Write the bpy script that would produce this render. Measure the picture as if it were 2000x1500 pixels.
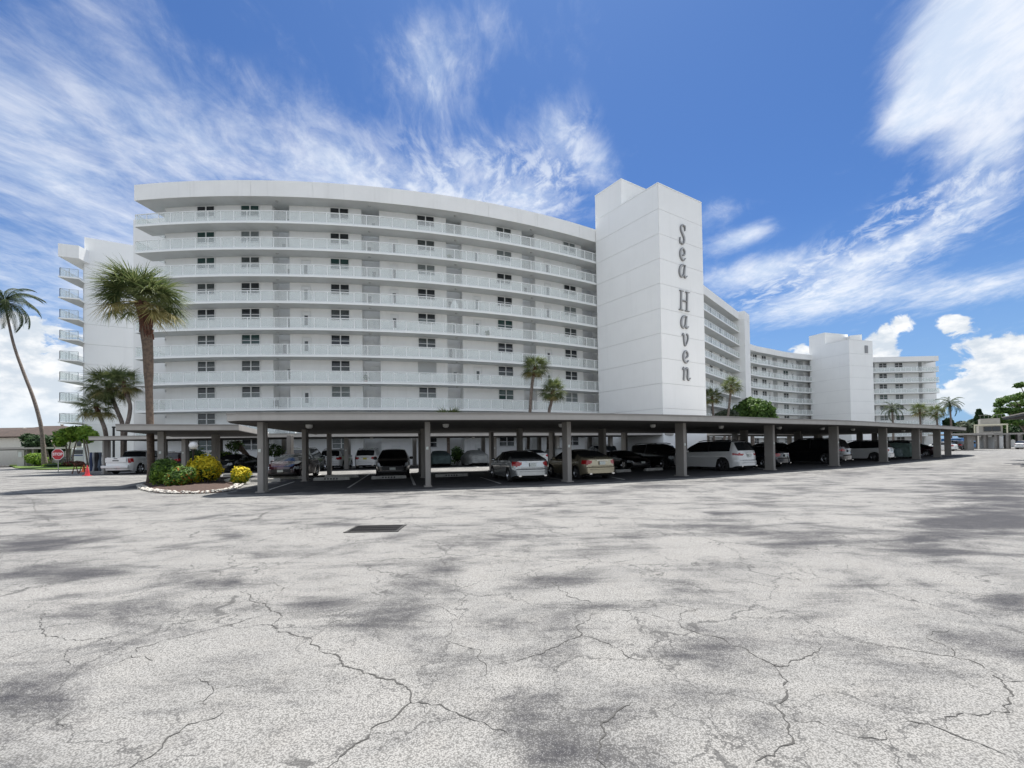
import bpy, bmesh, math, random
from math import sin, cos, pi, radians, sqrt, atan2, hypot
from mathutils import Vector, Matrix, noise as mnoise
random.seed(7)
SC = bpy.context.scene
COL = SC.collection
for o in list(bpy.data.objects): bpy.data.objects.remove(o)

# ------------------------------------------------------------------ camera
EYE = 1.55; FPX = 900.0; ROLL = radians(0.9); PITCH = radians(1.0)
PYC = 876.0 - FPX*math.tan(PITCH)
cam = bpy.data.cameras.new('camera'); camo = bpy.data.objects.new('camera', cam); COL.objects.link(camo)
cam.sensor_width = 36; cam.lens = 36*FPX/2000; cam.shift_y = (PYC-750)/2000
cam.clip_start = 0.1; cam.clip_end = 6000
fw = Vector((0, cos(PITCH), sin(PITCH))); up0 = Vector((0, -sin(PITCH), cos(PITCH))); rt0 = Vector((1, 0, 0))
rt = rt0*cos(ROLL)+up0*sin(ROLL)*-1; up = up0*cos(ROLL)+rt0*sin(ROLL)
rt = rt0*cos(ROLL)-up0*sin(ROLL); up = rt0*sin(ROLL)+up0*cos(ROLL)
camo.matrix_world = Matrix(((rt.x, up.x, -fw.x, 0), (rt.y, up.y, -fw.y, 0), (rt.z, up.z, -fw.z, EYE), (0, 0, 0, 1)))
SC.camera = camo
def ray(x, y):
    a = (x-1000)/FPX; b = -(y-PYC)/FPX
    return fw+rt*a+up*b
def G(x, y, z=0.0):                       # where the sight line meets the level z
    d = ray(x, y); t = (z-EYE)/d.z
    return (d.x*t, d.y*t)
def AY(x, y, Y):                          # where it meets the distance Y
    d = ray(x, y); t = Y/d.y
    return Vector((d.x*t, Y, EYE+d.z*t))
def PX(p):                                # picture position of a point (for the stain map)
    v = Vector(p)-Vector((0, 0, EYE)); d = v.dot(fw)
    return 1000+FPX*v.dot(rt)/d, PYC-FPX*v.dot(up)/d

# ------------------------------------------------------------------ light
SUN_EL = radians(70); SUN_AZ = radians(12)          # azimuth measured from +Y towards +X
sun = bpy.data.lights.new('sun', 'SUN'); sun.energy = 3.9; sun.angle = radians(0.6); sun.color = (1, 0.955, 0.89)
suno = bpy.data.objects.new('sun', sun); COL.objects.link(suno)
sd = Vector((sin(SUN_AZ)*cos(SUN_EL), cos(SUN_AZ)*cos(SUN_EL), sin(SUN_EL)))
suno.rotation_euler = sd.to_track_quat('Z', 'Y').to_euler()
SC.view_settings.view_transform = 'Standard'; SC.view_settings.look = 'None'
SC.view_settings.gamma = 1; SC.view_settings.use_curve_mapping = False
SC.view_settings.exposure = 1.32
SC.cycles.max_bounces = 8; SC.cycles.diffuse_bounces = 3; SC.cycles.glossy_bounces = 3
SC.cycles.transparent_max_bounces = 12; SC.cycles.transmission_bounces = 3
SC.cycles.caustics_reflective = False; SC.cycles.caustics_refractive = False
SC.cycles.sample_clamp_indirect = 4
SC.cycles.use_denoising = True

class NT:
    """small helper to write node graphs as expressions"""
    def __init__(s, tree): s.t = tree; s.n = tree.nodes; s.l = tree.links
    def put(s, sock, v):
        if hasattr(v, 'is_output') or isinstance(v, bpy.types.NodeSocket): s.l.new(v, sock)
        elif v is not None: sock.default_value = v
    def new(s, typ, ins=None, out=0, **kw):
        nd = s.n.new(typ)
        for k, v in kw.items(): setattr(nd, k, v)
        for k, v in (ins or {}).items(): s.put(nd.inputs[k], v)
        return nd.outputs[out]
    def m(s, op, a, b=None, c=None, clamp=False):
        nd = s.n.new('ShaderNodeMath'); nd.operation = op; nd.use_clamp = clamp
        for i, v in enumerate((a, b, c)):
            if v is not None: s.put(nd.inputs[i], v)
        return nd.outputs[0]
    def step(s, v, a, b, lo=0.0, hi=1.0):
        nd = s.n.new('ShaderNodeMapRange'); nd.interpolation_type = 'SMOOTHSTEP'
        s.put(nd.inputs[0], v)
        for i, q in enumerate((a, b, lo, hi)): s.put(nd.inputs[i+1], q)
        return nd.outputs[0]
    def mix(s, f, a, b, blend='MIX'):
        nd = s.n.new('ShaderNodeMix'); nd.data_type = 'RGBA'; nd.blend_type = blend
        s.put(nd.inputs[0], f); s.put(nd.inputs[6], a); s.put(nd.inputs[7], b)
        return nd.outputs[2]
    def noise(s, vec, scale, detail=4, rough=0.55, dist=0.0, dims='3D'):
        nd = s.n.new('ShaderNodeTexNoise'); nd.noise_dimensions = dims
        s.put(nd.inputs['Vector'], vec); nd.inputs['Scale'].default_value = scale
        nd.inputs['Detail'].default_value = detail; nd.inputs['Roughness'].default_value = rough
        nd.inputs['Distortion'].default_value = dist
        return nd.outputs['Fac']
    def mapping(s, vec, loc=(0, 0, 0), rot=(0, 0, 0), scale=(1, 1, 1)):
        nd = s.n.new('ShaderNodeMapping'); s.put(nd.inputs[0], vec)
        nd.inputs[1].default_value = loc; nd.inputs[2].default_value = rot; nd.inputs[3].default_value = scale
        return nd.outputs[0]
    def xyz(s, x=0.0, y=0.0, z=0.0):
        nd = s.n.new('ShaderNodeCombineXYZ')
        for i, v in enumerate((x, y, z)): s.put(nd.inputs[i], v)
        return nd.outputs[0]

def rgb(r, g, b): return (r, g, b, 1.0)

def build_world():
    w = bpy.data.worlds.new('World'); SC.world = w; w.use_nodes = True
    N = NT(w.node_tree); N.n.clear()
    sky = N.new('ShaderNodeTexSky', sky_type='NISHITA', sun_disc=False, sun_elevation=SUN_EL,
                sun_rotation=SUN_AZ, altitude=0.0, air_density=1.0, dust_density=0.6, ozone_density=2.2)
    d = N.new('ShaderNodeTexCoord', out=0)
    sep = N.n.new('ShaderNodeSeparateXYZ'); N.l.new(d, sep.inputs[0]); X, Y, Z = sep.outputs
    R2D = 180/pi
    az = N.m('MULTIPLY', N.m('ARCTAN2', X, Y), R2D)
    el = N.m('MULTIPLY', N.m('ARCSINE', Z), R2D)
    AE = N.xyz(az, el, 0.0)
    zz = N.m('ADD', N.m('MAXIMUM', Z, 0.0), 0.10)
    Q = N.xyz(N.m('DIVIDE', X, zz), N.m('DIVIDE', Y, zz), 0.0)
    def blob(a, e, ra, re, rot=0.0, s=1.0):
        v = N.mapping(AE, rot=(0, 0, 0), loc=(-a, -e, 0))
        v = N.mapping(v, rot=(0, 0, radians(-rot)))
        v = N.mapping(v, scale=(1/ra, 1/re, 1))
        ln = N.new('ShaderNodeVectorMath', {0: v}, out=1, operation='LENGTH')
        return N.step(ln, 0.0, 1.0, s, 0.0)
    def sumb(lst):
        acc = None
        for b in lst:
            v = blob(*b); acc = v if acc is None else N.m('ADD', acc, v)
        return acc
    # high ice cloud: long fibres that run away from the viewer, with a broken ripple inside
    warp = N.new('ShaderNodeTexNoise', {'Vector': Q, 'Scale': 0.8, 'Detail': 3.0}, out=1)
    wv = N.new('ShaderNodeVectorMath', {0: warp, 1: (0.5, 0.5, 0.5)}, operation='SUBTRACT')
    wv = N.new('ShaderNodeVectorMath', {0: wv, 1: (0.55, 0.55, 0)}, operation='MULTIPLY')
    Qw = N.new('ShaderNodeVectorMath', {0: Q, 1: wv}, operation='ADD')
    fib = N.noise(N.mapping(Qw, rot=(0, 0, radians(14)), scale=(1.7, 0.95, 1)), 1.8, 9, 0.60)
    rip = N.noise(N.mapping(Qw, rot=(0, 0, radians(-25)), scale=(3.2, 2.4, 1)), 3.0, 7, 0.62)
    big = N.noise(Q, 0.55, 3, 0.5)
    fin = N.noise(N.mapping(Qw, rot=(0, 0, radians(20)), scale=(2.6, 1.3, 1)), 6.5, 10, 0.68, 0.6)
    tex = N.m('ADD', N.m('ADD', N.m('MULTIPLY', fib, 0.34), N.m('MULTIPLY', fin, 0.30)), N.m('ADD', N.m('MULTIPLY', rip, 0.30), N.m('MULTIPLY', big, 0.10)))
    cover = sumb([(-44, 24, 22, 13, -30, .28), (-36, 31, 20, 9, -40, .20), (-20, 30, 20, 9, -10, .24), (-14, 27, 16, 7, 0, .16),
                  (-3, 31, 12, 8, 0, .22), (-9.5, 40, 8, 7, 0, .30), (-2, 43, 6, 6, 40, .16), (7, 34, 7, 5, -30, .24), (11.5, 31, 5, 4, -50, .22), (3, 28, 9, 4, 0, .24),
                  (-42, 13, 24, 8, 0, .20), (46, 31, 9, 9, 30, .78), (42, 28.5, 6, 3, 20, .34), (47, 24, 7, 4, 20, .26), (24, 25, 5, 3, 0, .16),
                  (27, 22, 6, 1.7, 8, .38), (29, 18.4, 10, 2.6, 3, .42), (38, 17.2, 9, 2.6, 10, .34), (45, 19.5, 7, 3, 18, .24), (34, 14.2, 13, 2.6, 5, .42), (45, 13.2, 10, 2.4, -3, .34)])
    clear = sumb([(26, 36, 15, 13, -20, .34), (19, 27, 8, 6, 0, .16), (36, 22.5, 7, 3, 0, .20), (30, 30, 10, 6, 0, .14)])
    # outside the view the high cloud is made denser, to brighten the shaded walls
    back = N.step(N.m('ABSOLUTE', az), 55.0, 80.0, 0.0, 0.50)
    v = N.m('ADD', tex, N.m('SUBTRACT', N.m('ADD', cover, back), clear))
    ci = N.step(v, 0.52, 1.06, 0.0, 0.86)
    # low heaped cloud near the horizon
    AEs = N.mapping(AE, scale=(0.1, 0.16, 1))
    cn = N.noise(AEs, 2.6, 11, 0.60, 0.35)
    cmask = sumb([(-46, 3, 20, 15, 6, .55), (39.0, 9.6, 3.0, 5.5, -42, .42), (37, 4, 9, 6.0, 0, .36), (47.5, 5.0, 6.5, 7.5, 12, .52), (43.8, 10.6, 2.0, 1.6, -40, .30),
                  (32.2, 9, 2.2, 3.4, 0, .32), (-20, 3, 60, 8, 0, .25), (20, 3, 40, 6, 0, .30)])
    cmask = N.m('ADD', cmask, N.step(N.m('ABSOLUTE', az), 60.0, 90.0, 0.0, N.step(el, 4.0, 16.0, 0.34, 0.0)))
    cv = N.m('SUBTRACT', N.m('ADD', cn, cmask), N.step(el, 11.0, 17.0, 0.0, 0.5))
    cu = N.step(cv, 0.68, 0.765, 0.0, 1.0)
    shade = N.noise(N.mapping(AEs, loc=(0.05, -0.12, 0)), 4.0, 8, 0.58)
    cucol = N.mix(N.step(shade, 0.38, 0.66), rgb(2.7, 3.0, 3.35), rgb(4.1, 4.15, 4.2))
    cucol = N.mix(N.step(el, 0.0, 7.0), rgb(3.0, 3.4, 3.8), cucol)
    cicol = N.mix(N.step(rip, 0.35, 0.65), rgb(3.0, 3.4, 4.0), rgb(3.9, 4.05, 4.3))
    base = N.mix(1.0, sky, rgb(0.205, 0.315, 0.47), 'MULTIPLY')
    haze = N.step(el, -2.0, 24.0, 0.75, 0.0)
    base = N.mix(haze, base, rgb(1.3, 2.15, 3.4))
    ccn = N.noise(N.mapping(Qw, rot=(0, 0, radians(-30)), scale=(1.6, 1.0, 1)), 9.0, 7, 0.62, 0.4)
    ccm = sumb([(-8, 29, 19, 9, 0, .55), (4, 30, 12, 6, -15, .40), (-25, 31, 14, 9, 0, .30), (-10, 39, 10, 7, 0, .36), (38, 18, 14, 5, 12, .62), (45, 22, 9, 6, 15, .45), (30, 16, 12, 4, 5, .35), (8, 34, 7, 6, -30, .40)])
    cc = N.m('MULTIPLY', N.step(ccn, 0.44, 0.66), N.step(ccm, 0.0, 0.6, 0.0, 0.60))
    veil = N.step(N.m('ADD', cover, N.m('MULTIPLY', N.m('SUBTRACT', big, 0.5), 0.8)), 0.0, 0.8, 0.0, 0.32)
    base = N.mix(veil, base, rgb(2.0, 2.75, 3.75))
    c = N.mix(ci, base, cicol)
    c = N.mix(cc, c, rgb(3.8, 4.0, 4.25))
    c = N.mix(cu, c, cucol)
    bg = N.new('ShaderNodeBackground', {'Color': c, 'Strength': 0.1})
    out = N.n.new('ShaderNodeOutputWorld'); N.l.new(bg, out.inputs[0])
    w.cycles.sampling_method = 'MANUAL'; w.cycles.sample_map_resolution = 1024
build_world()

# ------------------------------------------------------------------ materials
MATS = {}
def mat(name, base=(0.5, 0.5, 0.5), rough=0.6, metal=0.0, var=0.0, vscale=3.0, bump=0.0, bscale=30.0, spec=0.5,
        coat=0.0, col2=None, streak=0.0, alpha=1.0, subsurf=0.0):
    if name in MATS: return MATS[name]
    m = bpy.data.materials.new(name); m.use_nodes = True; MATS[name] = m
    N = NT(m.node_tree); b = m.node_tree.nodes['Principled BSDF']
    b.inputs['Roughness'].default_value = rough; b.inputs['Metallic'].default_value = metal
    b.inputs['Specular IOR Level'].default_value = spec; b.inputs['Coat Weight'].default_value = coat
    b.inputs['Coat Roughness'].default_value = 0.04
    co = N.new('ShaderNodeTexCoord', out=3)
    c = rgb(*base)
    if col2 is not None or var > 0:
        n = N.noise(co, vscale, 5, 0.6)
        c2 = rgb(*col2) if col2 is not None else rgb(*[q*(1-var) for q in base])
        c = N.mix(N.step(n, 0.35, 0.68), rgb(*base), c2)
    if streak > 0:
        n = N.noise(N.mapping(co, scale=(1.0, 1.0, 0.06)), 2.2, 5, 0.6)
        c = N.mix(N.step(n, 0.5, 0.75, 0.0, streak), c, rgb(*[q*0.62 for q in base]))
    N.put(b.inputs['Base Color'], c)
    if bump > 0:
        n = N.noise(co, bscale, 4, 0.6)
        bp = N.new('ShaderNodeBump', {'Strength': bump, 'Distance': 0.02, 'Height': n}); N.l.new(bp, b.inputs['Normal'])
    if alpha < 1: b.inputs['Alpha'].default_value = alpha
    return m

WALL = mat('white_stucco', (0.86, 0.865, 0.85), 0.75, bump=0.15, bscale=40, var=0.05, vscale=0.35, streak=0.14)
TRIM = mat('white_trim', (0.86, 0.88, 0.87), 0.5)
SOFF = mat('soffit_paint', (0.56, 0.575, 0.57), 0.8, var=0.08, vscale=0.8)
TOWER = mat('tower_stucco', (0.87, 0.88, 0.87), 0.75, bump=0.15, bscale=30, var=0.03, vscale=0.3, streak=0.09)
CORE = mat('joint_grey', (0.55, 0.56, 0.57), 0.9)  # one flat grey for the core seen between wall panels
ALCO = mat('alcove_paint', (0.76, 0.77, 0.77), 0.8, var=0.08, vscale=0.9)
FRAME = mat('window_frame_white', (0.76, 0.77, 0.76), 0.45)
PDARK = mat('pane_dark', (0.018, 0.022, 0.026), 0.06, spec=0.6)
PGREEN = mat('pane_green', (0.02, 0.055, 0.05), 0.08, spec=0.6)
PBLIND = mat('pane_blind', (0.22, 0.25, 0.25), 0.15, var=0.4, vscale=9)
PGREY = mat('pane_grey', (0.085, 0.10, 0.10), 0.1, var=0.5, vscale=6)
CONC = mat('carport_paint', (0.27, 0.255, 0.235), 0.8, var=0.10, vscale=1.5, bump=0.2, bscale=25, streak=0.25)
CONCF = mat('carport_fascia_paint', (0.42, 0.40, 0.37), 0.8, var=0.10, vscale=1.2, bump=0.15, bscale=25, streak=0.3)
CONCS = mat('carport_soffit_shaded', (0.06, 0.058, 0.056), 0.9, var=0.25, vscale=0.8, bump=0.2, bscale=20)  # carport paint with the shade below the roof put into its colour
LETG = mat('letter_grey', (0.20, 0.205, 0.21), 0.55, metal=0.0)
LETF = mat('letter_face_grey', (0.42, 0.43, 0.44), 0.5, metal=0.0)
RUB = mat('tyre_rubber', (0.02, 0.02, 0.02), 0.8)
ALLOY = mat('alloy_silver', (0.55, 0.56, 0.58), 0.25, metal=0.9)
ALLOYD = mat('alloy_dark', (0.10, 0.10, 0.11), 0.3, metal=0.8)
UNDER = mat('underbody_black', (0.008, 0.008, 0.008), 0.9)
CGLASS = mat('car_glass', (0.012, 0.014, 0.016), 0.04, spec=0.6)
TAIL = mat('tail_light_red', (0.35, 0.012, 0.015), 0.12, coat=0.6)
HEADL = mat('headlight_clear', (0.55, 0.58, 0.60), 0.08, coat=1.0)
TRIMB = mat('black_trim', (0.02, 0.02, 0.022), 0.45)
CHROME = mat('chrome', (0.75, 0.75, 0.76), 0.12, metal=1.0)
PLATE = mat('plate_white', (0.62, 0.66, 0.62), 0.4, var=0.3, vscale=25)
PLATEY = mat('plate_yellow', (0.55, 0.50, 0.08), 0.4, var=0.3, vscale=25)
STOPC = mat('wheel_stop_concrete', (0.46, 0.45, 0.42), 0.85, var=0.25, vscale=5, bump=0.3, bscale=40)
STENCIL = mat('black_stencil', (0.03, 0.03, 0.03), 0.8)
LINE = mat('line_paint', (0.52, 0.52, 0.50), 0.7, var=0.45, vscale=9)
TRUNK = mat('palm_trunk', (0.155, 0.115, 0.085), 0.9, col2=(0.085, 0.062, 0.05), vscale=7, bump=0.8, bscale=18)
TRUNKG = mat('grey_trunk', (0.20, 0.165, 0.14), 0.9, col2=(0.10, 0.08, 0.07), vscale=6, bump=0.8, bscale=15)
BOOT = mat('palm_boots', (0.12, 0.05, 0.03), 0.9, col2=(0.05, 0.025, 0.018), vscale=10, bump=1.0, bscale=20)
def leafmat(name, a, b, vs=1.2, rough=0.62):
    m = bpy.data.materials.new(name); m.use_nodes = True
    N = NT(m.node_tree); bs = m.node_tree.nodes['Principled BSDF']
    geo = N.new('ShaderNodeNewGeometry', out=0)
    rnd = m.node_tree.nodes[-1].outputs['Random Per Island']
    nz = N.noise(geo, vs, 3, 0.6)
    f = N.m('ADD', N.m('MULTIPLY', rnd, 0.6), N.m('MULTIPLY', nz, 0.6))
    c = N.mix(N.step(f, 0.25, 0.85), rgb(*a), rgb(*b))
    N.put(bs.inputs['Base Color'], c); bs.inputs['Roughness'].default_value = rough; bs.inputs['Specular IOR Level'].default_value = 0.25
    tr = N.new('ShaderNodeBsdfTranslucent', {'Color': c})
    mx = N.new('ShaderNodeMixShader', {0: 0.28, 1: bs.outputs[0], 2: tr})
    N.l.new(mx, m.node_tree.nodes['Material Output'].inputs[0])
    MATS[name] = m
    return m
L_SABAL = leafmat('sabal_leaf', (0.050, 0.085, 0.028), (0.21, 0.24, 0.10))
L_SABALY = leafmat('sabal_leaf_old', (0.16, 0.15, 0.055), (0.33, 0.29, 0.12))
L_COCO = leafmat('coconut_leaf', (0.015, 0.034, 0.012), (0.055, 0.080, 0.024))
L_GREEN = leafmat('tree_leaf', (0.024, 0.065, 0.014), (0.11, 0.19, 0.04))
L_BRIGHT = leafmat('bright_leaf', (0.085, 0.18, 0.025), (0.24, 0.36, 0.05))
L_DARK = leafmat('dark_leaf', (0.008, 0.026, 0.010), (0.035, 0.07, 0.022))
L_YEL = leafmat('croton_leaf', (0.42, 0.36, 0.02), (0.75, 0.62, 0.04), vs=2)
L_ORG = leafmat('croton_orange', (0.40, 0.09, 0.015), (0.5, 0.2, 0.03), vs=2)
L_RED = leafmat('red_leaf', (0.07, 0.012, 0.015), (0.16, 0.03, 0.03))
L_GREY = leafmat('grey_leaf', (0.05, 0.075, 0.045), (0.12, 0.14, 0.09))

def glass_mat():
    m = bpy.data.materials.new('balcony_glass'); m.use_nodes = True
    N = NT(m.node_tree); bs = m.node_tree.nodes['Principled BSDF']
    co = N.new('ShaderNodeTexCoord', out=3)
    n = N.noise(co, 0.12, 3, 0.5)
    N.put(bs.inputs['Base Color'], N.mix(n, rgb(0.84, 0.87, 0.86), rgb(0.88, 0.90, 0.89)))
    bs.inputs['Roughness'].default_value = 0.25
    tr = N.new('ShaderNodeBsdfTransparent', {'Color': rgb(0.965, 0.985, 0.978)})
    mx = N.new('ShaderNodeMixShader', {0: 0.24, 1: tr, 2: bs.outputs[0]})
    N.l.new(mx, m.node_tree.nodes['Material Output'].inputs[0])
    return m
BGLASS = glass_mat()

# ------------------------------------------------------------------ builders
def link(name, me, m=None, parent=None, loc=None):
    o = bpy.data.objects.new(name, me); COL.objects.link(o)
    if m is not None and not me.materials:
        for q in (m if isinstance(m, (list, tuple)) else [m]): me.materials.append(q)
    if parent is not None: o.parent = parent
    if loc is not None: o.location = loc
    return o
def empty(name, loc=(0, 0, 0), rz=0.0):
    o = bpy.data.objects.new(name, None); COL.objects.link(o); o.location = loc; o.rotation_euler = (0, 0, rz)
    o.empty_display_size = 0.3
    return o
def tag(o, label=None, cat=None, group=None, kind=None):
    if label: o['label'] = label
    if cat: o['category'] = cat
    if group: o['group'] = group
    if kind: o['kind'] = kind
    return o
class MB:
    """collects geometry, then links it as one mesh"""
    def __init__(s): s.v = []; s.f = []; s.mi = []
    def add(s, vs, fs, mi=0):
        k = len(s.v); s.v += [tuple(q) for q in vs]
        for f in fs: s.f.append(tuple(i+k for i in f)); s.mi.append(mi)
    def box(s, c, size, rz=0.0, mi=0, tilt=None):
        hx, hy, hz = size[0]/2, size[1]/2, size[2]/2
        vs = []
        for dz in (-hz, hz):
            for dx, dy in ((-hx, -hy), (hx, -hy), (hx, hy), (-hx, hy)):
                p = Vector((dx, dy, dz))
                if tilt: p = Matrix.Rotation(tilt[0], 3, tilt[1]) @ p
                x = p.x*cos(rz)-p.y*sin(rz); y = p.x*sin(rz)+p.y*cos(rz)
                vs.append((c[0]+x, c[1]+y, c[2]+p.z))
        s.add(vs, [(3, 2, 1, 0), (4, 5, 6, 7), (0, 1, 5, 4), (1, 2, 6, 5), (2, 3, 7, 6), (3, 0, 4, 7)], mi)
    def prism(s, pts, z0, z1, mi=0):
        n = len(pts); a = sum(pts[i][0]*pts[(i+1) % n][1]-pts[(i+1) % n][0]*pts[i][1] for i in range(n))
        if a < 0: pts = pts[::-1]
        vs = [(p[0], p[1], z0) for p in pts]+[(p[0], p[1], z1) for p in pts]
        s.add(vs, [tuple(range(n-1, -1, -1)), tuple(range(n, 2*n))]+[(i, (i+1) % n, n+(i+1) % n, n+i) for i in range(n)], mi)
    def strip(s, A, B, z0, z1, mi=0, caps=True):      # solid between two matching plan lines
        n = len(A)
        vs = []
        for a, b in zip(A, B): vs += [(a[0], a[1], z0), (b[0], b[1], z0), (b[0], b[1], z1), (a[0], a[1], z1)]
        fs = []
        for i in range(n-1):
            k = 4*i; j = k+4
            fs += [(k, k+1, j+1, j), (k+1, k+2, j+2, j+1), (k+2, k+3, j+3, j+2), (k+3, k, j, j+3)]
        if caps: fs += [(0, 3, 2, 1), (4*n-4, 4*n-3, 4*n-2, 4*n-1)]
        s.add(vs, fs, mi)
    def tube(s, pts, rad, seg=8, mi=0, cap=True, flat=1.0):
        pts = [Vector(p) for p in pts]; n = len(pts)
        rad = rad if isinstance(rad, (list, tuple)) else [rad]*n
        k0 = len(s.v); u = None
        for i, p in enumerate(pts):
            t = (pts[min(i+1, n-1)]-pts[max(i-1, 0)]).normalized()
            if u is None: u = t.orthogonal().normalized()
            else: u = (u-t*u.dot(t)); u = u.normalized() if u.length > 1e-6 else t.orthogonal().normalized()
            w = t.cross(u)
            for j in range(seg):
                a = 2*pi*j/seg
                s.v.append(tuple(p+(u*cos(a)+w*sin(a)*flat)*rad[i]))
        for i in range(n-1):
            for j in range(seg):
                a = k0+i*seg+j; b = k0+i*seg+(j+1) % seg
                s.f.append((a, b, b+seg, a+seg)); s.mi.append(mi)
        if cap:
            s.f.append(tuple(k0+j for j in range(seg-1, -1, -1))); s.mi.append(mi)
            s.f.append(tuple(k0+(n-1)*seg+j for j in range(seg))); s.mi.append(mi)
    def lathe(s, prof, seg=20, c=(0, 0, 0), axis='Z', mi=0):
        k0 = len(s.v)
        for r, z in prof:
            for j in range(seg):
                a = 2*pi*j/seg
                p = (r*cos(a), r*sin(a), z) if axis == 'Z' else (z, r*cos(a), r*sin(a))
                s.v.append((c[0]+p[0], c[1]+p[1], c[2]+p[2]))
        for i in range(len(prof)-1):
            for j in range(seg):
                a = k0+i*seg+j; b = k0+i*seg+(j+1) % seg
                s.f.append((a, b, b+seg, a+seg)); s.mi.append(mi)
    def mesh(s, name, smooth=False, angle=None):
        me = bpy.data.meshes.new(name); me.from_pydata(s.v, [], s.f)
        if any(s.mi): me.polygons.foreach_set('material_index', s.mi)
        if smooth:
            me.polygons.foreach_set('use_smooth', [True]*len(me.polygons))
            if angle: me.set_sharp_from_angle(angle=radians(angle))
        me.update()
        return me
    def link(s, name, m, parent=None, smooth=False, angle=None, loc=None):
        return link(name, s.mesh(name, smooth, angle), m, parent, loc)
def copy_tree(o, parent=None):
    c = o.copy(); COL.objects.link(c); c.parent = parent
    for ch in list(o.children): copy_tree(ch, c)
    return c
def bevel(o, w=0.01, seg=1):
    b = o.modifiers.new('bevel', 'BEVEL'); b.width = w; b.segments = seg; b.limit_method = 'ANGLE'
    return o

# ================================================================== GROUND
def ground():
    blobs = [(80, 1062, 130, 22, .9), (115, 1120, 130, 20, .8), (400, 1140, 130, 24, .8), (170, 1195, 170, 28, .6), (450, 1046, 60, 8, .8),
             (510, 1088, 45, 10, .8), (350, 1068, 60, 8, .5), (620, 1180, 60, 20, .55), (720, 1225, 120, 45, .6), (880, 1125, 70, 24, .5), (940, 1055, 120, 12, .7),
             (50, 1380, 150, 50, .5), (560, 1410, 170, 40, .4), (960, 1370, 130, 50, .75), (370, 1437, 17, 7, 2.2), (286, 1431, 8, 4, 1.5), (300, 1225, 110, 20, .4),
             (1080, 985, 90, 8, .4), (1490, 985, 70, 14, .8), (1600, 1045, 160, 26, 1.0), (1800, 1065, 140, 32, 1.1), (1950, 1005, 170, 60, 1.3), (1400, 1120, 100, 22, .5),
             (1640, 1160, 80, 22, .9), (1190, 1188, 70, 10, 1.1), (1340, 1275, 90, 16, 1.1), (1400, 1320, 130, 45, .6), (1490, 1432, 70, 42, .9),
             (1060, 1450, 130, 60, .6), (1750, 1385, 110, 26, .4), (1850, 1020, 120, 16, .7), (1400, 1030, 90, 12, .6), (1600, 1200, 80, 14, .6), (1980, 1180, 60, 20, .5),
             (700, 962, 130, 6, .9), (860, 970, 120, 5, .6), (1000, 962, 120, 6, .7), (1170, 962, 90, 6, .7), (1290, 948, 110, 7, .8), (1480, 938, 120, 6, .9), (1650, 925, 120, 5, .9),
             (1780, 915, 100, 4, .8), (1580, 955, 140, 6, .7), (640, 1024, 60, 5, .8), (180, 1000, 60, 5, .2), (1930, 950, 100, 22, 1.2), (770, 1050, 70, 6, .6), (900, 1300, 40, 18, .3)]  # stains, plus broad darker patches towards the right edge
    sealed = [(-11, 17.8, 13), ]
    ys = [0.8]; 
    while ys[-1] < 150: ys.append(ys[-1]*1.028+0.01)
    ss = [-1.7+3.4*i/190 for i in range(191)]
    vs = []; st = []; sl = []
    for y in ys:
        for s in ss:
            x = s*max(y, 2.0)
            vs.append((x, y, 0)); px, py = PX((x, y, 0))
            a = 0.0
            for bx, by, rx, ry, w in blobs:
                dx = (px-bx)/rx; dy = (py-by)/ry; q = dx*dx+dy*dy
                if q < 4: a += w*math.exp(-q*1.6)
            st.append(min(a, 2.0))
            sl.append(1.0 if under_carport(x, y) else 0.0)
    n = len(ss); fs = []
    for i in range(len(ys)-1):
        for j in range(n-1): k = i*n+j; fs.append((k, k+1, k+n+1, k+n))
    me = bpy.data.meshes.new('asphalt'); me.from_pydata(vs, [], fs); me.update()
    for nm, dat in (('stain_tone', st), ('sealed', sl)):
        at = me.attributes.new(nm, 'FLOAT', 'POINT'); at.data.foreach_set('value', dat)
    m = bpy.data.materials.new('weathered_asphalt'); m.use_nodes = True
    N = NT(m.node_tree); b = m.node_tree.nodes['Principled BSDF']
    P = N.new('ShaderNodeNewGeometry', out=0)
    stn = N.new('ShaderNodeAttribute', out=2, attribute_name='stain_tone'); sea = N.new('ShaderNodeAttribute', out=2, attribute_name='sealed')
    big = N.noise(N.mapping(P, rot=(0, 0, .3), scale=(1, 1.35, 1)), 0.55, 7, 0.66, 0.8); med = N.noise(N.mapping(P, loc=(7, 3, 0)), 1.6, 5, 0.6); fine = N.noise(P, 26, 4, 0.7)
    vor = N.new('ShaderNodeTexVoronoi', {'Vector': P, 'Scale': 105.0, 'Randomness': 1.0}, out=0)
    spk = N.noise(P, 120, 2, 0.6)
    # worn aggregate: light stones in a darker binder, more binder showing where it is stained
    stre = N.noise(N.mapping(P, rot=(0, 0, .5), scale=(.45, 1.6, 1)), 1.1, 7, 0.68, 0.5)
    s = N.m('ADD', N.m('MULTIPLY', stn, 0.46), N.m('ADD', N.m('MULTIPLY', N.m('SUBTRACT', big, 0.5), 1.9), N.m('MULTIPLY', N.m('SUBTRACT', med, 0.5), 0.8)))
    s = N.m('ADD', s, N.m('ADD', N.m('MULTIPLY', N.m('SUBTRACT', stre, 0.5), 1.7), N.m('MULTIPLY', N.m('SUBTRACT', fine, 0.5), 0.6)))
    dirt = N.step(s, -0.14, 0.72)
    grain = N.m('ADD', N.m('MULTIPLY', spk, 0.5), N.m('ADD', N.m('MULTIPLY', vor, 0.5), N.m('MULTIPLY', N.noise(P, 55, 3, 0.7), 0.30)))
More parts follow.
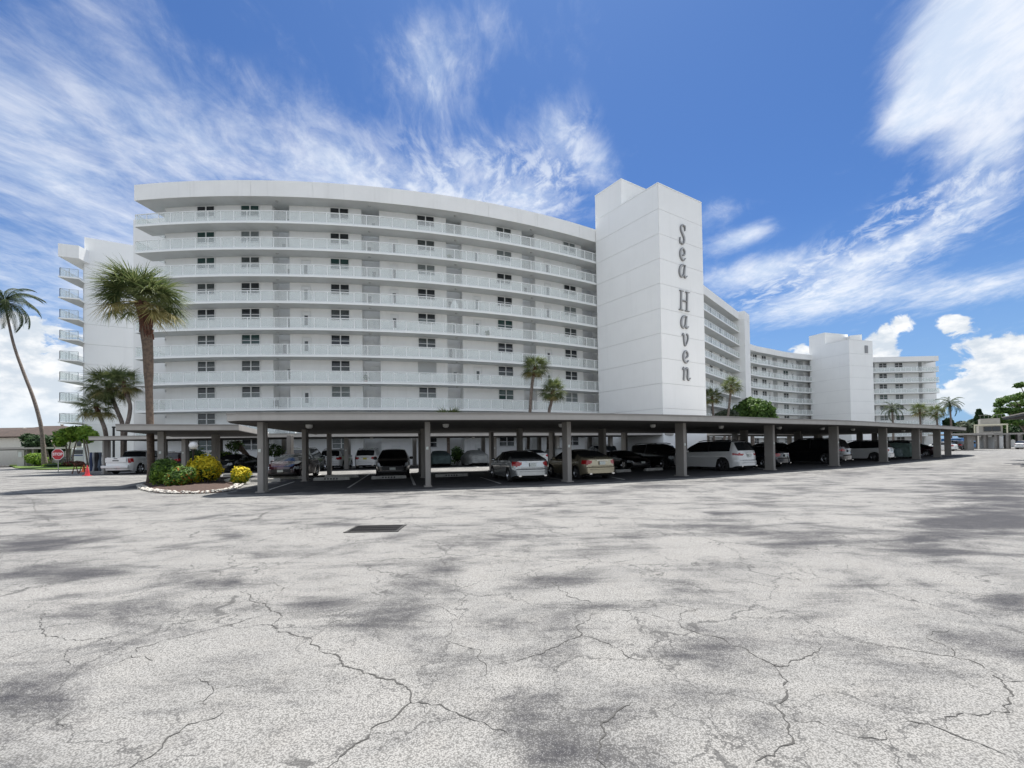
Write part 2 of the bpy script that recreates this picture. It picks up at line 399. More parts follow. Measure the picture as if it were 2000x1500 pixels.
    g = N.step(grain, N.m('SUBTRACT', 0.50, N.m('MULTIPLY', dirt, 0.06)), N.m('SUBTRACT', 0.82, N.m('MULTIPLY', dirt, 0.22)), 1.0, 0.0)
    light = N.mix(N.step(big, 0.35, 0.65), rgb(0.262, 0.259, 0.250), rgb(0.215, 0.215, 0.211))
    light = N.mix(N.step(N.noise(P, 3.3, 4, 0.6), 0.45, 0.7, 0.0, 0.5), light, rgb(0.232, 0.225, 0.212))
    stone = N.mix(dirt, light, rgb(0.090, 0.091, 0.096))
    binder = N.mix(dirt, rgb(0.105, 0.104, 0.10), rgb(0.024, 0.024, 0.028))
    c = N.mix(g, binder, stone)
    # hairline crazing
    wp = N.new('ShaderNodeTexNoise', {'Vector': P, 'Scale': 1.7, 'Detail': 6.0, 'Roughness': 0.65}, out=1)
    wq = N.new('ShaderNodeVectorMath', {0: wp, 1: (0.9, 0.9, 0)}, operation='MULTIPLY'); wq = N.new('ShaderNodeVectorMath', {0: P, 1: wq}, operation='ADD')
    for sc_, wd, th_ in ((0.55, 0.0070, .38), (1.25, 0.012, .46), (2.6, 0.016, .56)):
        ve = N.new('ShaderNodeTexVoronoi', {'Vector': wq, 'Scale': sc_}, out=0, feature='DISTANCE_TO_EDGE')
        on = N.step(N.noise(N.mapping(P, loc=(sc_*9, 2, 0)), 0.7, 3, 0.6), th_, th_+.08)
        ln_ = N.m('MULTIPLY', N.step(ve, wd*.3, wd, 1.0, 0.0), on)
        c = N.mix(N.m('MULTIPLY', ln_, 0.75), c, rgb(0.045, 0.045, 0.045))
    seal_shade = N.mix(N.step(N.m('ADD', fine, med), 0.8, 1.25), rgb(0.028, 0.029, 0.033), rgb(0.065, 0.065, 0.067))  # less bleached surface, toned down further for shade under the roofs
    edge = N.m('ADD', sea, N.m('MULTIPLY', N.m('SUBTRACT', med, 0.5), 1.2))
    c = N.mix(N.step(edge, 0.40, 0.62), c, seal_shade)
    N.put(b.inputs['Base Color'], c); b.inputs['Roughness'].default_value = 0.85; b.inputs['Specular IOR Level'].default_value = 0.3
    bp = N.new('ShaderNodeBump', {'Strength': 0.5, 'Distance': 0.006, 'Height': grain}); N.l.new(bp, b.inputs['Normal'])
    tag(link('car_park_asphalt', me, m), kind='structure', label='weathered pale grey asphalt of the car park with dark stains and patches')
    q = MB(); q.add([(-2500, -600, -.02), (2500, -600, -.02), (2500, 3500, -.02), (-2500, 3500, -.02)], [(0, 1, 2, 3)])
    tag(q.link('ground', m), kind='structure', label='flat ground all round the car park')
CP = []      # plan outlines of the carports
def pip(x, y, poly):
    c = False; n = len(poly); j = n-1
    for i in range(n):
        xi, yi = poly[i]; xj, yj = poly[j]
        if (yi > y) != (yj > y) and x < (xj-xi)*(y-yi)/(yj-yi)+xi: c = not c
        j = i
    return c
def under_carport(x, y): return any(pip(x, y, p) for p in CP)

def catmull(pts, step=0.5):
    out = []; P = [Vector(p) for p in pts]; n = len(P)
    for i in range(n-1):
        p0 = P[i-1] if i else P[0]*2-P[1]; p1 = P[i]; p2 = P[i+1]; p3 = P[i+2] if i+2 < n else P[-1]*2-P[-2]
        k = max(1, int((p2-p1).length/step))
        for j in range(k):
            t = j/k
            out.append(0.5*((2*p1)+(p2-p0)*t+(2*p0-5*p1+4*p2-p3)*t*t+(3*p1-p0-3*p2+p3)*t**3))
    out.append(P[-1]); return out
def offs(pts, d):                          # offset a plan line to its left-hand (away) side
    out = []; n = len(pts)
    for i in range(n):
        t = (pts[min(i+1, n-1)]-pts[max(i-1, 0)]); t = Vector((t.x, t.y)).normalized()
        out.append(Vector((pts[i].x-t.y*d, pts[i].y+t.x*d)))
    return out
class Path:
    def __init__(s, pts):
        s.p = [Vector((q[0], q[1])) for q in pts]; s.s = [0.0]
        for a, b in zip(s.p, s.p[1:]): s.s.append(s.s[-1]+(b-a).length)
        s.L = s.s[-1]
    def at(s, d, off=0.0):
        d = max(0.0, min(s.L, d)); i = 0
        while i < len(s.s)-2 and s.s[i+1] < d: i += 1
        a, b = s.p[i], s.p[i+1]; t = (d-s.s[i])/max(1e-9, s.s[i+1]-s.s[i])
        dr = (b-a).normalized(); q = a+(b-a)*t
        return Vector((q.x-dr.y*off, q.y+dr.x*off)), atan2(dr.y, dr.x)
    def seg(s, d0, d1, off=0.0, step=1.0):
        n = max(1, int(math.ceil(abs(d1-d0)/step)))
        return [s.at(d0+(d1-d0)*i/n, off)[0] for i in range(n+1)]

# ================================================================== APARTMENT BLOCKS
FH = 2.65
_wm = {}
def window_mesh(w, h, n):
    k = ('w', round(w, 2), round(h, 2), n)
    if k not in _wm:
        q = MB(); t = 0.07
        for x in (-w/2, w/2): q.box((x, -.03, h/2), (t, .10, h+t))
        for z in (0, h): q.box((0, -.033, z), (w-t, .10, t))
        if n == 4:
            q.box((0, -.028, h/2), (.10, .08, h-t)); 
            for sx in (-1, 1): q.box((sx*(w/4+.008), -.03, h*.46), (w/2-.10, .07, .055))
        _wm[k] = q.mesh('window')
        for g, s2 in (('p', (w/2-.07, .03, h*.54-.06)), ('q', (w/2-.07, .03, h*.46-.06))):
            e = MB(); e.box((0, 0, 0), s2); _wm[(g,)+k[1:]] = e.mesh('pane')
    return k
_pm = {}
def pane_mesh(src, m):
    k = (src.name, m.name)
    if k not in _pm: me = src.copy(); me.materials.clear(); me.materials.append(m); _pm[k] = me
    return _pm[k]
def window(parent, p, ang, z, w=1.83, h=1.12, style=0, panes=True):
    k = window_mesh(w, h, 4)
    me = _wm[k]
    if not me.materials: me.materials.append(FRAME)
    o = link('window', me, None, parent, (p.x, p.y, z)); o.rotation_euler = (0, 0, ang)
    top, bot = [(PDARK, PDARK), (PDARK, PGREY), (PGREEN, PGREEN), (PBLIND, PBLIND), (PGREY, PGREY), (PDARK, PBLIND)][style]
    for sx in (-1, 1):
        a = link('pane', pane_mesh(_wm[('p',)+k[1:]], top), None, o, (sx*w/4, .005, h*.73)); 
        a = link('pane', pane_mesh(_wm[('q',)+k[1:]], bot), None, o, (sx*w/4, .002, h*.23))
    return o
_dm = {}
def door(parent, p, ang, z, w=0.85, h=2.15, glassy=True, shade=PGREY):
    if 'd' not in _dm:
        q = MB(); t = .06
        for x in (-w/2, w/2): q.box((x, -.025, h/2), (t, .09, h))
        q.box((0, -.02, h-t/2), (w-t, .085, t)); q.box((0, -.012, h*.16), (w-t, .06, h*.32-.01)); q.box((0, -.01, h*.9-.03), (w-t, .05, h*.2-t-.02))
        for x in (-w*.32, w*.32): q.box((x, -.008, h*.56), (w*.24, .05, h*.46))
        _dm['d'] = q.mesh('door'); _dm['d'].materials.append(FRAME)
        e = MB(); e.box((0, 0, 0), (w*.44, .03, h*.47)); _dm['g'] = e.mesh('door_pane')
    o = link('door', _dm['d'], None, parent, (p.x, p.y, z)); o.rotation_euler = (0, 0, ang)
    if glassy: link('door_pane', pane_mesh(_dm['g'], shade), None, o, (0, .0, h*.56))
    return o
_gm = {}
def block(name, label, cat, path, floors, roof, soff0, depth=12.0, wall_off=1.7, x0=0.0, x1=None, wins=(), alcs=(), doors=(),
          panel=1.29, glass_as_parts=(), thick=0.18, lights=(), win_panes=True, end_rail0=True, end_rail1=False, w_h=1.12, wseed=1, fascia_panels=0, shut={}):
    rs = random.Random(wseed)
    root = empty(name, (0, 0, 0)); tag(root, label, cat)
    L = path.L; x1 = L if x1 is None else x1
    # wall: one solid with the alcoves cut back into it
    brk = sorted(set([x0, x1]+[q for a in alcs for q in a]))
    q = MB(); qa = MB()
    for a, b in zip(brk, brk[1:]):
        if b-a < .01: continue
        mid = (a+b)/2; ina = any(u-.01 <= mid <= v+.01 for u, v in alcs)
        A = path.seg(a, b, wall_off+(1.35 if ina else 0)); B = path.seg(a, b, depth)
        (qa if ina else q).strip(A, B, -0.3, soff0+.1)
    q.link('wall', WALL, root)
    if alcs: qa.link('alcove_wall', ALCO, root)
    # balcony floors, each a solid of its own
    zs = list(floors)
    for z in zs:
        e = MB(); e.strip(path.seg(0, L, 0.0), path.seg(0, L, wall_off+.35 if True else depth), z, z+thick)
        o = e.link('balcony_floor', [TRIM], root)
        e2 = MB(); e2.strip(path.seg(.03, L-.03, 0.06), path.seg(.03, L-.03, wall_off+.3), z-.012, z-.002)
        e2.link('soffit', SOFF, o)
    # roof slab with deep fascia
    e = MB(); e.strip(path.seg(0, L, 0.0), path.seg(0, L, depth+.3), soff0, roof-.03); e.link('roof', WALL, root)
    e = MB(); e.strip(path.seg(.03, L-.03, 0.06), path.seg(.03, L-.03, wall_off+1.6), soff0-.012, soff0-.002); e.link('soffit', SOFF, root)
    e = MB(); e.strip(path.seg(.3, L-.3, .35), path.seg(.3, L-.3, depth), roof-.03, roof-.015); e.link('roof_covering', mat('roof_felt', (.10, .10, .10), .95), root)
    if fascia_panels:
        n = fascia_panels
        for i in range(n):
            e = MB(); e.strip(path.seg(L*i/n+.012, L*(i+1)/n-.012, -.035), path.seg(L*i/n+.012, L*(i+1)/n-.012, .0), soff0-.02, roof)
            e.link('fascia_panel', WALL, root)
    # railings
    npan = max(2, int(round(L/panel)))
    for k, z in enumerate(zs):
        zt = z+thick
        r = MB()
        for i in range(npan+1):
            p, a = path.at(L*i/npan, .10); r.box((p.x, p.y, zt+.53), (.05, .05, 1.06), a)
        r.strip(path.seg(0, L, .055), path.seg(0, L, .145), zt+1.04, zt+1.09); r.strip(path.seg(0, L, .08), path.seg(0, L, .12), zt+.06, zt+.10)
        for flag, s0 in ((end_rail0, .1), (end_rail1, L-.1)):
            if flag:
                pa, a = path.at(s0, .10); pb, _ = path.at(s0, wall_off+2.2)
                r.tube([(pa.x, pa.y, zt+1.06), (pb.x, pb.y, zt+1.06)], .035, 4)
                for t in (.33, .66, 1.0):
                    pc = pa+(pb-pa)*t; r.box((pc.x, pc.y, zt+.53), (.05, .05, 1.06), a)
        ro = r.link('railing', TRIM, root)
        g = MB()
        for i in range(npan):
            s0, s1 = L*i/npan+.035, L*(i+1)/npan-.035
            if k in glass_as_parts:
                p, a = path.at((s0+s1)/2, .10); kk = (round(s1-s0, 3))
                if kk not in _gm:
                    e = MB(); e.box((0, 0, 0), (s1-s0, .012, .92)); _gm[kk] = e.mesh('glass_panel'); _gm[kk].materials.append(BGLASS)
                o = link('glass_panel', _gm[kk], None, ro, (p.x, p.y, zt+.57)); o.rotation_euler = (0, 0, a)
            else:
                p, a = path.at((s0+s1)/2, .10); g.box((p.x, p.y, zt+.57), (s1-s0, .012, .92), a)
        if end_rail0 and k >= 0:
            pa, a = path.at(.1, .15); pb, _ = path.at(.1, wall_off+2.1); c = (pa+pb)/2; g.box((c.x, c.y, zt+.57), ((pb-pa).length, .012, .92), atan2(pb.y-pa.y, pb.x-pa.x))
        if end_rail1:
            pa, a = path.at(L-.1, .15); pb, _ = path.at(L-.1, wall_off+2.1); c = (pa+pb)/2; g.box((c.x, c.y, zt+.57), ((pb-pa).length, .012, .92), atan2(pb.y-pa.y, pb.x-pa.x))
        if g.v: 
            go = g.link('glass_panels' if k not in glass_as_parts else 'end_glass', BGLASS, ro)
            if k not in glass_as_parts: go['kind'] = 'stuff'
    # windows and doors, floor by floor
    lev = [-.1]+[z+thick for z in zs]
    for k, z in enumerate(lev):
        ceil = (zs+[soff0])[k]
        for wi, (c, w) in enumerate(wins):
            p, a = path.at(c, wall_off)
            if (k, wi) in shut:
                q = MB(); m_ = shut[(k, wi)]
                q.box((0, -.05, w_h/2), (w+.1, .06, w_h+.1))
                for t in range(12): q.box((-w/2+.08+t*(w-.16)/11, -.10, w_h/2), (.07, .05, w_h))
                o = q.link('storm_shutter', m_, root, loc=(p.x, p.y, ceil-.06-w_h)); o.rotation_euler = (0, 0, a); continue
            window(root, p, a, ceil-.06-w_h, w, w_h, rs.choice([0, 1, 1, 2, 4, 3, 5, 0]))
        for c in doors:
            p, a = path.at(c, wall_off)
            if rs.random() < .8: door(root, p, a, z+.02, shade=rs.choice([PGREY, PBLIND, PDARK, PBLIND]))
        for u, v in alcs:
            p, a = path.at((u+v)/2+.25*(1 if k % 2 else -1), wall_off+1.35)
            door(root, p, a, z+.02, glassy=rs.random() < .5, shade=rs.choice([PDARK, PGREY, PBLIND]))
        for c in lights:
            p, a = path.at(c, .9)
            q = MB(); q.lathe([(0, ceil-.1), (.10, ceil-.1), (.15, ceil-.03), (.15, ceil-.01)], 10, (p.x, p.y, 0)); q.link('ceiling_light', mat('light_globe', (.35, .36, .36), .4), root)
    return root

# main block: convex arc
MC = (-28.27, 116.67); MR = 71.74
def arc_path(c, R, a0, a1, n=48):
    return Path([(c[0]+R*sin(radians(a0+(a1-a0)*i/n)), c[1]-R*cos(radians(a0+(a1-a0)*i/n))) for i in range(n+1)])
mp = arc_path(MC, MR, -7.2, 35.6, 60)
def sa(deg): return (deg+7.2)/42.8*mp.L
wins = [(sa((a+b)/2), 1.83) for a, b in ((-2.82, -1.47), (.8, 2.31), (8.07, 9.52), (15.28, 16.71), (22.52, 24.02), (29.89, 31.3))]
alcs = [(sa(a), sa(b)) for a, b in ((3.35, 4.72), (10.56, 12.04), (17.8, 19.19), (25.15, 26.54), (32.2, 34.6))]
doors = [sa(a) for a in (6.04, 13.25, 20.56, 27.93)]
FL = [3.0+FH*i for i in range(9)]
main = block('apartment_building', 'long white curved apartment block with stacked glass railed balconies left of the lettered tower', 'building', mp, FL, 28.4, 26.85,
      x0=sa(-5.82), wins=wins, alcs=alcs, doors=doors, glass_as_parts=(2, 3, 4, 5, 6, 7, 8), lights=[sa(a) for a in (4.0, 11.3, 18.5, 25.8)], fascia_panels=9, wseed=3, shut={(1, 4): mat('shutter_beige', (.50, .47, .43), .6), (8, 5): TRIM, (3, 3): mat('shutter_grey', (.5, .52, .52), .6)})
# blank end wing behind the left end of the main block
q = MB(); q.prism([(-42.3, 51.5), (-33, 50.6), (-32, 57), (-41.6, 58)], -0.3, 28.0); q.link('end_wall', WALL, main)
q = MB()
for k in range(9):
    z = 3.0+FH*k+2.3; p, a = mp.at(sa(-5.75), 1.68); q.box((p.x, p.y, z), (.12, .08, .18), a)
q.link('wall_light', CORE, main)

# ---- lettered tower
def tower(name, label, A, B, C, zj, top, ntop, tall=None, tallz=0, mats=TOWER):
    """A left corner, B near corner, C right corner; zj joint heights"""
    root = empty(name, (B[0], B[1], 0)); tag(root, label, 'tower')
    A, B, C = Vector(A), Vector(B), Vector(C); D = A+(C-B)
    def W(p): return (p.x-B.x, p.y-B.y)
    q = MB(); q.prism([W(A), W(B), W(C), W(D)], -.3, top-.1); q.link('core_wall', CORE, root)
    u = (B-A).normalized(); v = (C-B).normalized()
    nl = Vector((-v.x, -v.y)); nr = Vector((-u.x, -u.y))*-1
    nl = Vector((-v.x, -v.y)); nr = Vector((u.x, u.y))
    # left face looks along -v, right face looks along +u
    lv = [-.3]+list(zj)+[top]
    t = .06
    for a, b in zip(lv, lv[1:]):
        g = .016
        e = MB(); e.prism([W(A), W(A+nl*t), W(B+nl*t+u*t), W(B)], a+g, b-g); e.link('wall_panel', mats, root)
        e = MB(); e.prism([W(B+u*.001), W(B+u*t), W(C+nr*t), W(C)], a+g, b-g)
        e.link('wall_panel', mats, root)
    # coping
    e = MB(); cw = .10
    e.prism([W(A+nl*(t+.03)), W(B+nl*(t+.03)+u*(t+.03)), W(C+nr*(t+.03)), W(D)], top+.0, top+.10); e.link('coping', TRIM, root)
    e = MB(); e.prism([W(A*.94+C*.03+D*.03), W(B*.94+D*.06), W(C*.94+A*.06), W(D*.94+B*.06)], top+.1, top+.115); e.link('roof_covering', mat('roof_felt', (.10, .10, .10), .95), root)
    if tall:
        f = tall; M = A+(B-A)*f; E = M+(D-A)
        q = MB(); q.prism([W(A+nl*t), W(M+nl*t), W(E), W(D)], top-.02, tallz); q.link('upper_wall', mats, root)
        q = MB(); q.prism([W(A+nl*(t+.04)), W(M+nl*(t+.04)+u*.04), W(E+u*.04), W(D)], tallz, tallz+.1); q.link('coping', TRIM, root)
    return root, A, B, C, u, v
zj = [5.55+FH*i for i in range(9)]
tw, TA, TB, TC, tu, tv = tower('lettered_tower', 'tall white windowless tower carrying the raised Sea Haven letters', (10.75, 56.35), (15.9, 48.5), (22.2, 52.6), zj, 29.45, 0, tall=.46, tallz=32.45)
q = MB(); q.box((.35, -.0, 3.35), (.45, .25, .45), atan2(tv.y, tv.x)); q.link('vent_box', mat('vent_grey', (.4, .41, .41), .6), tw, loc=(-1.2, .6, 0))

GLY = {   # strokes: (closed?, [(x, y, half-width)...]) in a unit-height italic serif hand
 'S': [[(.66, .80, .03), (.62, .92, .05), (.44, .985, .055), (.24, .90, .075), (.21, .72, .085), (.36, .55, .10), (.52, .40, .10), (.56, .22, .085), (.44, .07, .06), (.25, .02, .05), (.08, .10, .05), (.04, .24, .03)],
       [(.66, .98, .03), (.655, .84, .035), (.63, .72, .02)], [(.06, .02, .03), (.045, .16, .035), (.07, .32, .02)]],
 'e': [[(.12, .38, .035), (.35, .42, .05), (.56, .55, .07), (.56, .78, .085), (.38, .92, .06), (.20, .80, .09), (.10, .55, .11), (.13, .25, .105), (.28, .08, .08), (.46, .08, .05), (.62, .24, .03)]],
 'a': [[(.60, .90, .035), (.42, .93, .06), (.20, .80, .09), (.08, .50, .11), (.10, .20, .10), (.24, .08, .075), (.42, .20, .06), (.60, .55, .05)],
       [(.66, .95, .05), (.58, .60, .10), (.54, .25, .095), (.62, .08, .065), (.82, .22, .03)]],
 'H': [[(.24, .96, .085), (.17, .04, .085)], [(.80, .96, .085), (.73, .04, .085)], [(.2, .50, .05), (.76, .50, .05)],
       [(.06, .97, .032), (.42, .97, .032)], [(.62, .97, .032), (.98, .97, .032)], [(-.02, .03, .032), (.36, .03, .032)], [(.54, .03, .032), (.92, .03, .032)]],
 'v': [[(.02, .78, .03), (.14, .93, .06), (.24, .78, .095), (.27, .40, .10), (.32, .06, .06), (.52, .25, .05), (.68, .62, .06), (.66, .88, .08), (.52, .93, .05)]],
 'n': [[(.02, .78, .03), (.13, .93, .06), (.22, .72, .085), (.20, .35, .095), (.14, .02, .085)],
       [(.20, .55, .04), (.38, .85, .06), (.56, .90, .08), (.62, .62, .10), (.58, .25, .10), (.66, .07, .065), (.86, .22, .03)]]}
def stroke_mesh(q, strokes, W, Hh, z0, th, shrink, ang, mi=0):
    """each stroke a low rounded bar lying on the wall; returns nothing"""
    for si, st in enumerate(strokes):
        pts = [Vector((a*W, b*Hh, c)) for a, b, c in st]
        if len(pts) > 2: pts = catmull([tuple(p) for p in pts], .10)
        else: pts = [pts[0].lerp(pts[1], t/4) for t in range(5)]
        n = len(pts); k0 = len(q.v)
        for i, p in enumerate(pts):
            t = (pts[min(i+1, n-1)]-pts[max(i-1, 0)]); t = Vector((t.x, t.y)).normalized(); nn = Vector((-t.y, t.x))
            hw = max(.02, p.z*1.55-shrink); d = th+si*.004
            for s, y in ((-1, 0), (-1, d*.75), (-.6, d), (.6, d), (1, d*.75), (1, 0)):
                q.v.append((p.x+nn.x*hw*s, -(z0+y), p.y+nn.y*hw*s))
        for i in range(n-1):
            for j in range(5):
                a = k0+i*6+j; q.f.append((a, a+1, a+7, a+6)); q.mi.append(mi)
        q.f.append(tuple(k0+j for j in range(5, -1, -1))); q.mi.append(mi); q.f.append(tuple(k0+(n-1)*6+j for j in range(6))); q.mi.append(mi)
def letters():
    ang = atan2(tv.y, tv.x)
    spec = [('S', 1331.5, 439, 478), ('e', 1332, 483.5, 510), ('a', 1333, 516, 544), ('H', 1335, 568.5, 608), ('a', 1336, 616, 643), ('v', 1337, 651, 677), ('e', 1338, 684, 710), ('n', 1339.5, 717, 744)]
    for ch, xc, yt, yb in spec:
        d = ray(xc, (yt+yb)/2); # meet the right face plane
        nrm = tu; o = TB+tu*.06
        t = (o.x*nrm.x+o.y*nrm.y)/(d.x*nrm.x+d.y*nrm.y); Y = d.y*t; Xw = d.x*t
        z1 = EYE+ray(xc, yt).z/ray(xc, yt).y*Y; z0 = EYE+ray(xc, yb).z/ray(xc, yb).y*Y
        h = z1-z0; w = h*.62 if ch in 'S' else (h*.72 if ch == 'H' else h*.92)
        gw = w*1.12
        wide = {'S': .70, 'e': .66, 'a': .84, 'H': .96, 'v': .72, 'n': .88}[ch]
        q = MB(); stroke_mesh(q, GLY[ch], gw, h, .0, .16, 0.0, ang)
        base = Vector((Xw, Y))-tv*(gw*wide/2)+tu*.012
        loc = (base.x-TB.x, base.y-TB.y, z0)
        o1 = q.link('letter', LETG, tw, loc=loc); o1.rotation_euler = (0, 0, ang); o1['label'] = 'raised grey italic letter '+ch
        q = MB(); stroke_mesh(q, GLY[ch], gw, h, .10, .085, .055, ang); o2 = q.link('letter_face', LETF, o1)
letters()

# ---- middle block behind the tower (straight, seen steeply), then its end wall
md = Path([(25.8, 68.8), (46.2, 92.6)])
block('receding_apartment_wing', 'white balcony wing receding behind the right side of the lettered tower', 'building', md, FL, 28.3, 26.85, depth=10, x0=.2, panel=1.3,
      wins=[(c, 1.5) for c in (6.5, 12.5, 18.5, 24.5)], alcs=[(9, 10.4), (27.5, 29.5)], doors=(15, 21), end_rail0=False, wseed=9, fascia_panels=5)
e = empty('end_wall_slab', (0, 0, 0)); tag(e, 'tall white blank end wall between the receding wing and the lower curved block', 'wall')
d_ = (md.p[1]-md.p[0]).normalized(); n_ = Vector((d_.y, -d_.x)); p0 = md.p[1]
for i, (a, b) in enumerate(zip([-.3]+zj[::2], zj[::2]+[28.45])):
    q = MB(); q.prism([tuple(p0+n_*1.0), tuple(p0+n_*1.0+d_*4.0), tuple(p0+d_*4.0-n_*10), tuple(p0-n_*10)], a+.012, b-.012); q.link('wall_panel', WALL, e)
q = MB(); c = md.p[0]+d_*17-n_*4; q.box((c.x, c.y, 29.0), (7, 4, 1.6), atan2(d_.y, d_.x)); q.link('roof_plant_room', WALL, e)

# ---- lower concave block, second tower, right block
FL7 = [3.0+FH*i for i in range(7)]
cp_ = Path(catmull([(50.4, 96.6), (53.2, 99.0), (56.9, 101.4), (62.5, 105.1), (67.9, 108.0), (72.2, 109.7), (77, 111.2)], 1.2))
block('concave_apartment_block', 'lower white concave balcony block between the blank end wall and the second tower', 'building', cp_, FL7, 22.8, 21.55, depth=11, panel=1.3,
      wins=[(5.5, 1.8), (9.3, 1.8), (18.2, 1.9)], alcs=[(3.2, 4.5), (13.2, 15.0), (22.2, 24.5)], doors=(11.6, 20.8), end_rail0=False, wseed=12)
tower('second_tower', 'smaller white windowless tower on the right with one square vent near its top', (71.6, 110.0), (74.9, 101.7), (81.9, 104.0), zj[:7], 24.5, 0, tall=.42, tallz=27.2)
o = bpy.data.objects['second_tower']
q = MB(); ang = atan2(2.3, 7.0)
q.box((0, 0, 0), (1.0, .06, 1.7), ang)
for i in range(5): q.box((0, 0, -.7+.35*i), (.8, .16, .05), ang)
q.link('vent', mat('vent_louvre_grey', (.30, .31, .32), .7), o, loc=(5.1-.02, 1.62-.08, 22.6))  # louvred vent in one plain grey
q = MB(); q.prism([(4.2, 5.2), (6.2, 4.2), (8.5, 9), (5, 10)], 24.4, 26.6); q.link('roof_box', TOWER, o)
rp = Path([(80.8, 113.6), (91, 113.9), (98, 113.7), (105.6, 113.4)])
block('right_apartment_block', 'white balcony block at the far right end beyond the second tower', 'building', rp, FL7, 22.8, 21.55, depth=11, x1=22.6, panel=1.3,
      wins=[(12.6, 1.9), (16.5, 1.9)], alcs=[(8.9, 10.7), (21.3, 22.2)], doors=(), end_rail0=False, end_rail1=True, wseed=15)
q = MB(); q.prism([(103.4, 116.5), (108.6, 117.5), (107, 126), (102, 125)], -.3, 22.6); q.link('end_wall', WALL, bpy.data.objects['right_apartment_block'])

# ---- left stair wing with pointed balconies
lw = empty('left_stair_wing', (0, 0, 0)); tag(lw, 'white wing at the far left with pointed corner balconies stacked up its edge', 'building')
A_ = Vector((-55.9, 60.2)); B_ = Vector((-42, 69)); 
dl = (B_-A_).normalized(); nl_ = Vector((-dl.y, dl.x))
lev = [-.3]+[5.55+FH*i for i in range(0, 9, 1)]+[30.3]
for a, b in zip(lev, lev[1:]):
    q = MB(); q.prism([tuple(A_), tuple(B_), tuple(B_+nl_*6), tuple(A_+nl_*6)], a+.012, b-.012); q.link('wall_panel', TOWER, lw)
q = MB(); q.prism([tuple(A_+dl*.2+nl_*.1), tuple(B_+nl_*.1), tuple(B_+nl_*5.9), tuple(A_+dl*.2+nl_*5.9)], -.3, 30.2); q.link('core_wall', CORE, lw)
tri = [(-57.2, 58.1), (-53.9, 59.3), (-54.4, 61.2), (-58.2, 62.6)]
q = MB(); q.prism([(-57.2, 58.0), (-55.3, 58.8), (-55.5, 60.6), (-54.5, 63.9), (-57.9, 63.6), (-58.3, 62.7)], 26.85, 28.5); q.link('roof', WALL, lw)
q = MB(); q.prism([(-57.0, 61.2), (-55.95, 60.3), (-53.0, 64), (-57.0, 64)], -.3, 26.9); q.link('recess_wall', ALCO, lw)
for z in FL[1:]:
    q = MB(); q.prism([(-57.2, 58.0), (-55.35, 58.85), (-56.0, 60.6), (-57.2, 62.9), (-58.2, 62.9)], z, z+.18); s_ = q.link('balcony_floor', TRIM, lw)
    q = MB(); q.prism([(-57.12, 58.1), (-55.45, 58.9), (-56.1, 60.6), (-57.25, 62.8), (-58.1, 62.8)], z-.012, z-.002); q.link('soffit', SOFF, s_)
    r = MB(); g = MB()
    for (ax, ay), (bx, by), n in (((-57.1, 58.15), (-55.5, 58.93), 2), ((-57.1, 58.15), (-58.15, 62.5), 4)):
        r.tube([(ax, ay, z+1.24), (bx, by, z+1.24)], .03, 4)
        for i in range(n+1):
            t = i/n; r.box((ax+(bx-ax)*t, ay+(by-ay)*t, z+.7), (.05, .05, 1.06))
        g.box(((ax+bx)/2, (ay+by)/2, z+.72), (hypot(bx-ax, by-ay), .012, .9), atan2(by-ay, bx-ax))
    ro = r.link('railing', mat('rail_grey', (.42, .46, .46), .5), lw); g.link('glass_panel', BGLASS, ro)

